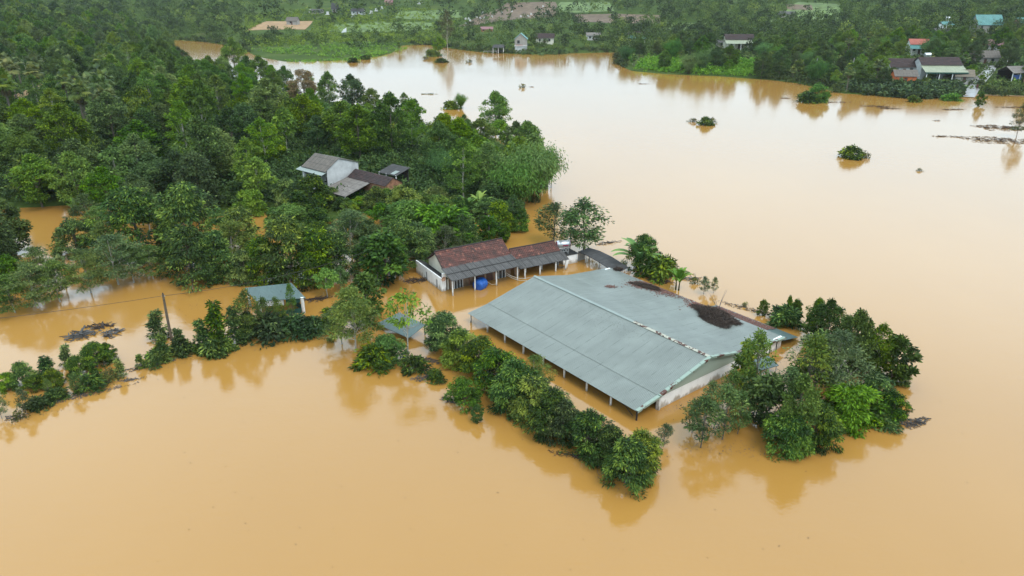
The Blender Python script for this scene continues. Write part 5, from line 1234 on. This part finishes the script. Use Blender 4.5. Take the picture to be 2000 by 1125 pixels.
for (x, y, px, py) in wood:
    zn, zl = zone(px, py, y); u = RND.random()
    if zn == 'flooded front of the wood': key = 'melia' if u < (.5 if px < 350 else .22) else ('mangobig' if u < .8 else ('dark' if u < .9 else 'fresh')); s = RND.uniform(.95, 1.35) if not (px < 220 or 450 < px < 590) else RND.uniform(.7, .9)
    elif px < 230 and 180 < py < 300 and u < .6: key = 'palm'; s = RND.uniform(.9, 1.35)
    elif zn == 'left slope': key = 'broad' if u < .5 else ('dark' if u < .75 else ('palm' if u < .83 else 'slim')); s = RND.uniform(.8, 1.15)
    elif 515 < px < 770 and 196 < py < 275: key = 'fresh' if u < .6 else 'round'; s = RND.uniform(.8, 1.1)
    elif 715 < px < 935 and py < 300: key = 'mango' if u < .5 else ('round' if u < .8 else 'broad'); s = RND.uniform(.8, 1.1) if key != 'broad' else RND.uniform(.45, .6)
    elif zn == 'spit': key = 'broad' if u < .4 else ('bamboo' if u < .5 else ('fresh' if u < .62 else ('dark' if u < .85 else 'slim'))); s = RND.uniform(.75, 1.0)*(1 if key != 'fresh' else 1.5)
    else: key = 'broad' if u < .40 else ('dark' if u < .62 else ('slim' if u < .84 else ('fresh' if u < .93 else 'mango'))); s = RND.uniform(.78, 1.12)*(1.45 if key in ('fresh','mango') else 1)
    if 560 < px < 830 and 345 < py < 505 and key in ('broad','dark','slim','bamboo','mangobig','melia','fresh'): key = 'mango'; s = RND.uniform(.7, .95)
    if zn != 'flooded front of the wood' and 420 < px < 780 and py < 250: s *= .85
    if key == 'bamboo': s = RND.uniform(.6, .85)
    zt = tz1(x, y)
    lk, gp = LOOK[key]
    place(key, (x, y, max(zt, -.3)), s, None, lk+' '+zl, gp+' '+zl, sz=s*RND.uniform(.9, 1.12))

# ------------------------------------------------------------------ far bank: nearest trees one by one, the rest as one distant wood
def density(x, y):
    if y < 8: return .9
    if x < 330: return 1.0
    if x < 480: return .8 if y < 80 else .0
    if x < 880: return .34 if y < 95 else .0
    if x < 1200: return .55 if y > 30 else .5
    return .95
farp = []; cell = {}
cand = np.column_stack([NR.uniform(-160, 2160, 9000), 2+NR.random(9000)**.9*205])
H_ = hit(cand[:, 0], cand[:, 1])
KEEP = [(1760,150,45),(1825,150,58),(1875,160,28),(1436,92,50),(1789,104,26),(1923,60,34),(1980,150,36),(1931,98,22),(1916,120,28),(1907,162,40),(1932,142,32),(573,45,30),(1017,100,22),(1900,180,24),(972,100,20),(1838,66,14)]
FIELD = [[(474,70),(606,70),(616,41),(516,41)],[(900,50),(1095,30),(1090,8),(1000,8)],[(1500,44),(1640,38),(1640,10),(1560,6)],[(1125,46),(1290,47),(1290,30),(1120,28)],[(590,34),(760,34),(760,8),(600,12)],[(1080,26),(1200,22),(1190,4),(1095,4)],[(640,66),(850,62),(842,45),(655,48)],[(770,40),(905,38),(892,20),(780,22)],[(1290,64),(1400,60),(1392,44),(1300,46)]]
dist_sd = sdf(H_[:, 0], H_[:, 1])
for (cx_, cy_), P, sd in zip(cand, H_, dist_sd):
    if sd < 1.5 or P[1] < 215 or (cx_ < 330 and P[1] < 300): continue
    if cx_ < 480 and cy_ > 85: continue
    if RND.random() > density(cx_, cy_): continue
    if any(inside(f_, cx_, cy_) for f_ in FIELD) and RND.random() < .985: continue
    big = 1
    for (kx, ky, kr) in KEEP:
        if abs(cx_-kx) < kr*.7 and -10 < cy_-ky < 36: big = 0 if RND.random() < .75 else -1
        if abs(cx_-kx) < kr*.62 and -8 < cy_-ky < 12: big = -1
    if big < 0: continue
    if 1240 < cx_ < 1480 and cy_ > 112 and RND.random() < .9: continue
    if not near_ok(P[0], P[1], 4.6 if P[1] < 420 else 5.4): continue
    cell.setdefault((int(P[0]//8), int(P[1]//8)), []).append((P[0], P[1])); farp.append((P[0], P[1], P[2], cx_, cy_, big))
farp.sort(key=lambda q: q[1])
NIND = 330
def fzone(x):
    if x < 480: return 'on the far hillside at the upper left'
    if x < 880: return 'on the far bank behind the green spit'
    if x < 1205: return 'on the far bank around the two-storey house'
    if x < 1560: return 'on the far bank below the cream porched house'
    return 'on the right bank around the village houses'
far_rest = []
for k, (x, y, z, px, py, big) in enumerate(farp):
    u = RND.random()
    if k < NIND:
        if not big: key = 'mango' if u < .6 else 'banana'; s = RND.uniform(.5, .75)
        elif px < 880: key = 'mango' if u < .35 else ('round' if u < .6 else ('broad' if u < .8 else 'fresh')); s = RND.uniform(.7, 1.05)
        else: key = 'broad' if u < .3 else ('dark' if u < .55 else ('palm' if u < (.72 if px > 1650 else .6) else ('bamboo' if u < .77 else ('mango' if u < .85 else ('banana' if u < .89 else 'fresh'))))); s = RND.uniform(.65, 1.05)
        if key == 'mango' and big: s *= 1.3
        lk, gp = LOOK[key]; place(key, (x, y, z), s, None, lk+' '+fzone(px), gp+' '+fzone(px), sz=s*RND.uniform(.9, 1.1))
    else: far_rest.append((x, y, z, px, py, big))
def leafmass(name, pts, mat, label, kind='stuff', cat='wood', seed=3):
    """pts: x, y, z, crown radius, crown height, leaves, leaf size, tone"""
    rng = np.random.default_rng(seed); Cs, Ds, Ls, T = [], [], [], []
    for (x, y, z, R, h, n_, ls, tone) in pts:
        nc = max(3, n_//14); a = rng.random(nc)*6.28; t = rng.random(nc)
        rr = R*np.sqrt(np.clip(1.05-(1.6*t-.55)**2, .05, 1))*(.35+.65*np.sqrt(rng.random(nc)))
        cc = np.stack([x+rr*np.cos(a), y+rr*np.sin(a), z+h*(.18+.82*t)], 1); ct = tone+rng.normal(0, .10, nc)
        k = rng.integers(0, nc, n_); p = unit(rng.normal(size=(n_, 3)))*rng.random((n_, 1))**.5*R*.36; p[:, 2] *= .7
        Cs.append(cc[k]+p); Ds.append(unit(p+1e-6)+rng.normal(0, .5, (n_, 3))+np.array([0, 0, -.2])); Ls.append(ls*rng.uniform(.7, 1.3, n_)); T.append(ct[k]+rng.normal(0, .05, n_))
    C = np.concatenate(Cs); Lq = np.concatenate(Ls); V, F = leaf_quads(C, np.concatenate(Ds), Lq, Lq*.5, rng)
    return tag(link(name, npmesh(name, V, F, M[mat], np.repeat(np.concatenate(T), 4))), label, cat, kind=kind)
pts = []
for (x, y, z, px, py, big) in far_rest:
    lowb = 480 < px < 1200 and RND.random() < .7
    R = RND.uniform(1.6, 2.6) if (lowb or not big) else RND.uniform(2.4, 4.0); h = R*(1.2 if lowb else RND.uniform(1.7, 2.5)); tone = RND.gauss(.45, .2)+(.12 if lowb else -.05)
    n_ = int((150 if lowb else 300) if y < 480 else (110 if lowb else 220)); pts.append((x, y, z, R, h, n_, .7 if lowb else .85, tone))
for k in range(900):                                # the hills beyond the top of the picture and past its sides
    x, y = RND.uniform(-560, 560), RND.uniform(520, 900); pts.append((x, y, tz1(x, y), RND.uniform(3, 5), RND.uniform(6, 10), 70, 1.7, RND.gauss(.4, .15)))
leafmass('distant_woods', pts, 'l_far', 'distant wooded hillside beyond the flooded valley')
def veg(name, poly_px, n_, R, h, nl, ls, mat, label, cat, tone=.5, seed=1):
    rng = random.Random(seed); xs_ = [p[0] for p in poly_px]; ys2 = [p[1] for p in poly_px]; P = []; c = 0
    q = np.array([[rng.uniform(min(xs_), max(xs_)), rng.uniform(min(ys2), max(ys2))] for k in range(n_*5)])
    q = q[[inside(poly_px, a, b2) and not any(inside(f_, a, b2) and (fi == 0 or rng.random() < .6) for fi, f_ in enumerate(FIELD)) for a, b2 in q]][:n_]; Hh = hit(q[:, 0], q[:, 1])
    return leafmass(name, [(p[0], p[1], p[2]-.1, R*rng.uniform(.6, 1.3), h*rng.uniform(.6, 1.3), nl, ls, rng.gauss(tone, .14)) for p in Hh], mat, label, cat=cat, seed=seed)
veg('green_crops', [(480,98),(560,92),(700,84),(780,86),(785,100),(720,110),(650,112),(600,108),(540,106)], 330, 1.0, 1.3, 26, .6, 'l_young', 'light green crop field on the low spit of the far bank', 'crops', .55, 1)
veg('green_crops', [(560,119),(640,118),(700,112),(790,96),(800,90),(760,104),(700,119),(640,121),(580,123)], 190, .9, .9, 24, .5, 'l_young', 'strip of fresh green plants standing in water along the far spit', 'crops', .6, 2)
veg('green_crops', [(1236,136),(1262,114),(1340,118),(1400,120),(1480,120),(1490,150),(1400,147),(1300,142)], 620, 1.1, 1.7, 30, .65, 'l_young', 'dense fresh green bushes on the low bank right of the far bay', 'crops', .52, 3)
veg('reeds', [(1655,178),(1672,170),(1720,169),(1760,172),(1870,172),(1872,188),(1800,193),(1700,188)], 330, 1.4, 2.0, 44, 1.1, 'l_cane', 'grey green cane reeds along the right bank below the houses', 'reeds', .42, 4)
veg('hedge', [(1922,180),(1926,174),(2060,180),(2060,186)], 120, .8, 1.3, 40, .4, 'l_broad', 'clipped green hedge along the right bank road', 'hedge', .6, 5)
veg('undergrowth', [(1010,106),(1020,99),(1100,100),(1118,105),(1060,110)], 110, .9, 1.3, 26, .55, 'l_cane', 'low green bank of plants in water right of the two-storey house', 'plants', .5, 6)
veg('undergrowth', [(480,95),(480,30),(700,10),(880,20),(900,60),(860,88),(780,84),(640,84)], 1500, 1.3, 1.2, 26, .8, 'l_far', 'low scrub covering the far bank behind the green spit', 'scrub', .7, 7)
veg('undergrowth', [(900,95),(900,50),(1100,30),(1300,20),(1600,10),(2050,20),(2100,180),(1900,178),(1660,170),(1560,158),(1480,118),(1260,112),(1200,96)], 1900, 1.4, 1.3, 26, .85, 'l_far', 'low scrub between the trees of the right bank village', 'scrub', .45, 8)
veg('undergrowth', [(-120,400),(200,390),(430,405),(560,405),(820,390),(1010,375),(1030,320),(930,270),(740,222),(560,190),(400,160),(330,110),(-120,60)], 4200, 1.4, 1.5, 26, .55, 'l_dark', 'dark undergrowth on the floor of the wood', 'scrub', .3, 9)
q = np.column_stack([NR.uniform(-330, 330, 60000), NR.uniform(190, 520, 60000)]); sd = sdf(q[:, 0], q[:, 1])
q = q[(sd > -.6) & (sd < 7)]; qx, qy, _ = to_px(q[:, 0], q[:, 1], 0); q = q[~((qx > 1225) & (qx < 1495)) & ~((qx > 490) & (qx < 800)) & (qy < 200) & ~((qx > 1870) & (qx < 1925)) & ((qx < 560) | (qy < 125) | (qx > 1150))][:950]
leafmass('undergrowth', [(a, c, max(0, tz1(a, c))-.1, RND.uniform(.8, 1.8), RND.uniform(.8, 2.2), 60, .6, RND.gauss(.42, .15)) for a, c in q], 'l_far', 'leafy fringe of bushes along the far waterline', cat='bushes', seed=12)
# ------------------------------------------------------------------ drift on the water
def raft(px, py, rx, ry, n, label, mat='twig', ang=0.0, hgt=.14, tw=(.5,1.6), r=(.015,.04)):
    return twig_heap('litter_mat' if 'litter' in label else ('grass_mat' if 'grass mat' in label else 'driftwood_raft'), (px, py), rx, ry, hgt, n, mat, label, 'driftwood', onroof=False, ang=ang, tw=tw, r=r)
raft(1710,208,4.2,.9,120,'thin dark driftwood raft off the right bank, left of two',ang=-.2); raft(1735,212,3.0,1.0,110,'thin dark driftwood raft off the right bank, right of two',ang=-.2)
raft(1862,214,3.2,.8,80,'sparse driftwood raft in front of the right bank road',ang=.1); raft(1958,250,6.0,3.6,520,'broad dark driftwood raft near the right edge, upper of two',ang=-.15); raft(1950,274,7.5,3.8,560,'long dark driftwood raft near the right edge, lower of two',ang=-.2); raft(1853,267,3.5,.7,70,'short thin driftwood raft left of the two broad ones',ang=-.1)
raft(1980,210,5,.8,90,'thin driftwood line along the right bank at the right edge'); raft(1640,200,4,.5,60,'thin floating line right of the pair of bushes in water'); raft(1532,192,1.4,.8,40,'small dark clump off the right bank trees')
raft(838,184,2.4,.35,70,'flat green grass mat floating off the wooded spit','l_young',hgt=.25)
raft(1255,164,2.0,.4,30,'few dark sticks floating in the middle of the lake'); raft(1038,170,.9,.4,16,'sticks floating beside the pale tuft near the far bay'); raft(1830,236,.8,.4,14,'tiny dark stick cluster in the right part of the lake')
raft(160,655,1.5,.9,60,'tangle of dark driftwood above the back hedge row','twiggrey',.5,.25,(.5,1.8),(.03,.08)); raft(195,638,1.2,.6,34,'dark logs drifting at the top of the driftwood tangle','twig',.3,.2,(.5,1.6),(.03,.09)); raft(218,652,.9,.8,30,'fallen branches at the right of the driftwood tangle','twiggrey',1.0,.3,(.6,1.8),(.03,.08))
raft(618,585,1.5,.5,60,'dark twigs floating right of the netted shed','twig',.4); raft(650,605,1.4,.4,50,'dark twigs floating between the netted shed and the feathery tree','twig',.9); raft(815,548,1.6,.7,90,'scattered dark twigs in front of the white annex','twig',.3,.05); raft(1150,537,1.3,.2,26,'thin branch floating in the yard behind the barn','twig',.45,.05)
raft(1250,488,.1,.1,1,'single stick in the lake behind the open shed') if False else None
raft(1320,530,1.8,.8,130,'grey brush of branches around the small banana plant behind the barn','twiggrey',-.6,.35,(.4,1.3)); raft(1285,548,1.5,.7,140,'brown brush heaped between the barn eave and the round bush','twig',-.6,.5,(.4,1.2)); raft(1185,475,1.5,.4,30,'bare branch lying in the lake beyond the open shed','twiggrey',.3,.1,(.8,1.8))
raft(1785,826,1.3,.55,220,'pointed grey mat of litter at the tip of the clump right of the barn','twiggrey',.3,.04,(.2,.6),(.01,.03)); raft(845,705,1.2,.35,110,'grey litter floating beside the low tin shed corner','twiggrey',-.5,.03,(.2,.6),(.01,.03)); raft(830,738,1.2,.5,90,'grey litter and sticks left of the mango row','twiggrey',.4,.05,(.2,.8),(.012,.035)); raft(875,782,.8,.3,50,'grey litter beside the half submerged bushy tree','twiggrey',-.5,.03,(.2,.6),(.012,.03))
raft(1110,890,1.4,.25,46,'thin twigs and leaves floating left of the mango row end','twig',-.3,.05,(.3,.9),(.012,.03)); raft(255,742,.9,.15,26,'thin sticks floating in front of the causeway hedge','twiggrey',.3,.05,(.3,.9)); raft(30,815,.8,.4,40,'grey litter at the left edge of the front hedge row','twiggrey',.3,.05,(.2,.7)); raft(300,712,2.6,.35,220,'grey litter line in the gap of the causeway hedge','twiggrey',.55,.03,(.15,.5),(.01,.025)); raft(150,775,3.6,.4,240,'grey litter line under the front hedge row','twiggrey',.5,.03,(.15,.5),(.01,.025)); raft(640,625,1.6,.7,170,'pale grey litter floating between netted shed and feathery tree','twiggrey',-.2,.03,(.15,.5),(.01,.025)); raft(1460,603,3.0,.5,130,'grey litter along the far eave of the barn','twiggrey',-.6,.03,(.2,.6),(.012,.03)); raft(590,560,.5,.4,24,'curved dark stick loop in the brown water behind the netted shed','twig',0,.05,(.4,.9))
raft(1345,545,1.5,.5,60,'thin twigs reaching into the lake behind the small banana plant','twiggrey',.1,.08,(.4,1.2))
for line, wid, n_, lb in (([(905,622),(1060,712),(1235,812)],(5,4),260,'line of floating leaf scum along the barn posts'),([(1295,805),(1430,745),(1540,694)],(6,4),240,'line of floating scum along the white barn end wall'),([(815,538),(862,576),(1010,552)],(5,4),200,'scum of leaves along the front of the tile-roofed house'),([(850,700),(1000,810),(1180,915),(1240,962)],(18,9),420,'leaf scum trapped around the mango row'),([(10,830),(200,760),(420,690),(620,652)],(16,6),420,'leaf scum trapped along the causeway hedge'),([(1340,870),(1500,880),(1640,840),(1760,820)],(26,10),420,'leaf scum trapped around the clump right of the barn')):
    litter('floating_scum', line, wid, n_, lb, 'twiggrey', False, .042)
rng = np.random.default_rng(77); mb = MB()
for k in range(620):                                # leaf specks lying on the water round the yard and in front
    if k < 420: q = (rng.uniform(330, 900), rng.uniform(530, 640))
    else: q = (rng.uniform(200, 1900), rng.uniform(640, 1120))
    p = G(q[0], q[1], .012)
    if k >= 420 and rng.random() < .55: continue
    a = rng.uniform(0, 6.28); s = rng.uniform(.03, .09); u_ = Vector((math.cos(a), math.sin(a), .05))*s; v_ = Vector((-math.sin(a), math.cos(a), 0))*s*.4
    mb.face([p-u_, p-v_, p+u_, p+v_])
tag(mb.build('floating_leaves', 'twig'), 'scattered dead leaves and specks floating on the brown water', 'litter', kind='stuff')
# drop prototypes that were never placed
for key, opts in LIB.items():
    for root, used in opts:
        if not used:
            for c in list(root.children): bpy.data.objects.remove(c)
            bpy.data.objects.remove(root)

# ------------------------------------------------------------------ thin valley haze
hz = MB().box((-2700,-450,-4),(2700,3700,66)).mesh('haze', bpy.data.materials.new('haze'))
hmat = hz.materials[0]; hmat.use_nodes = True; hn = hmat.node_tree.nodes; hn.clear()
ho = hn.new('ShaderNodeOutputMaterial'); hv = hn.new('ShaderNodeVolumePrincipled'); hv.inputs['Color'].default_value = (.86,.93,1,1)
hv.inputs['Density'].default_value = 0.00007; hv.inputs['Anisotropy'].default_value = 0.2
hmat.node_tree.links.new(hv.outputs[0], ho.inputs['Volume'])
tag(link('haze', hz), 'thin pale haze over the flooded valley', 'haze', kind='stuff')
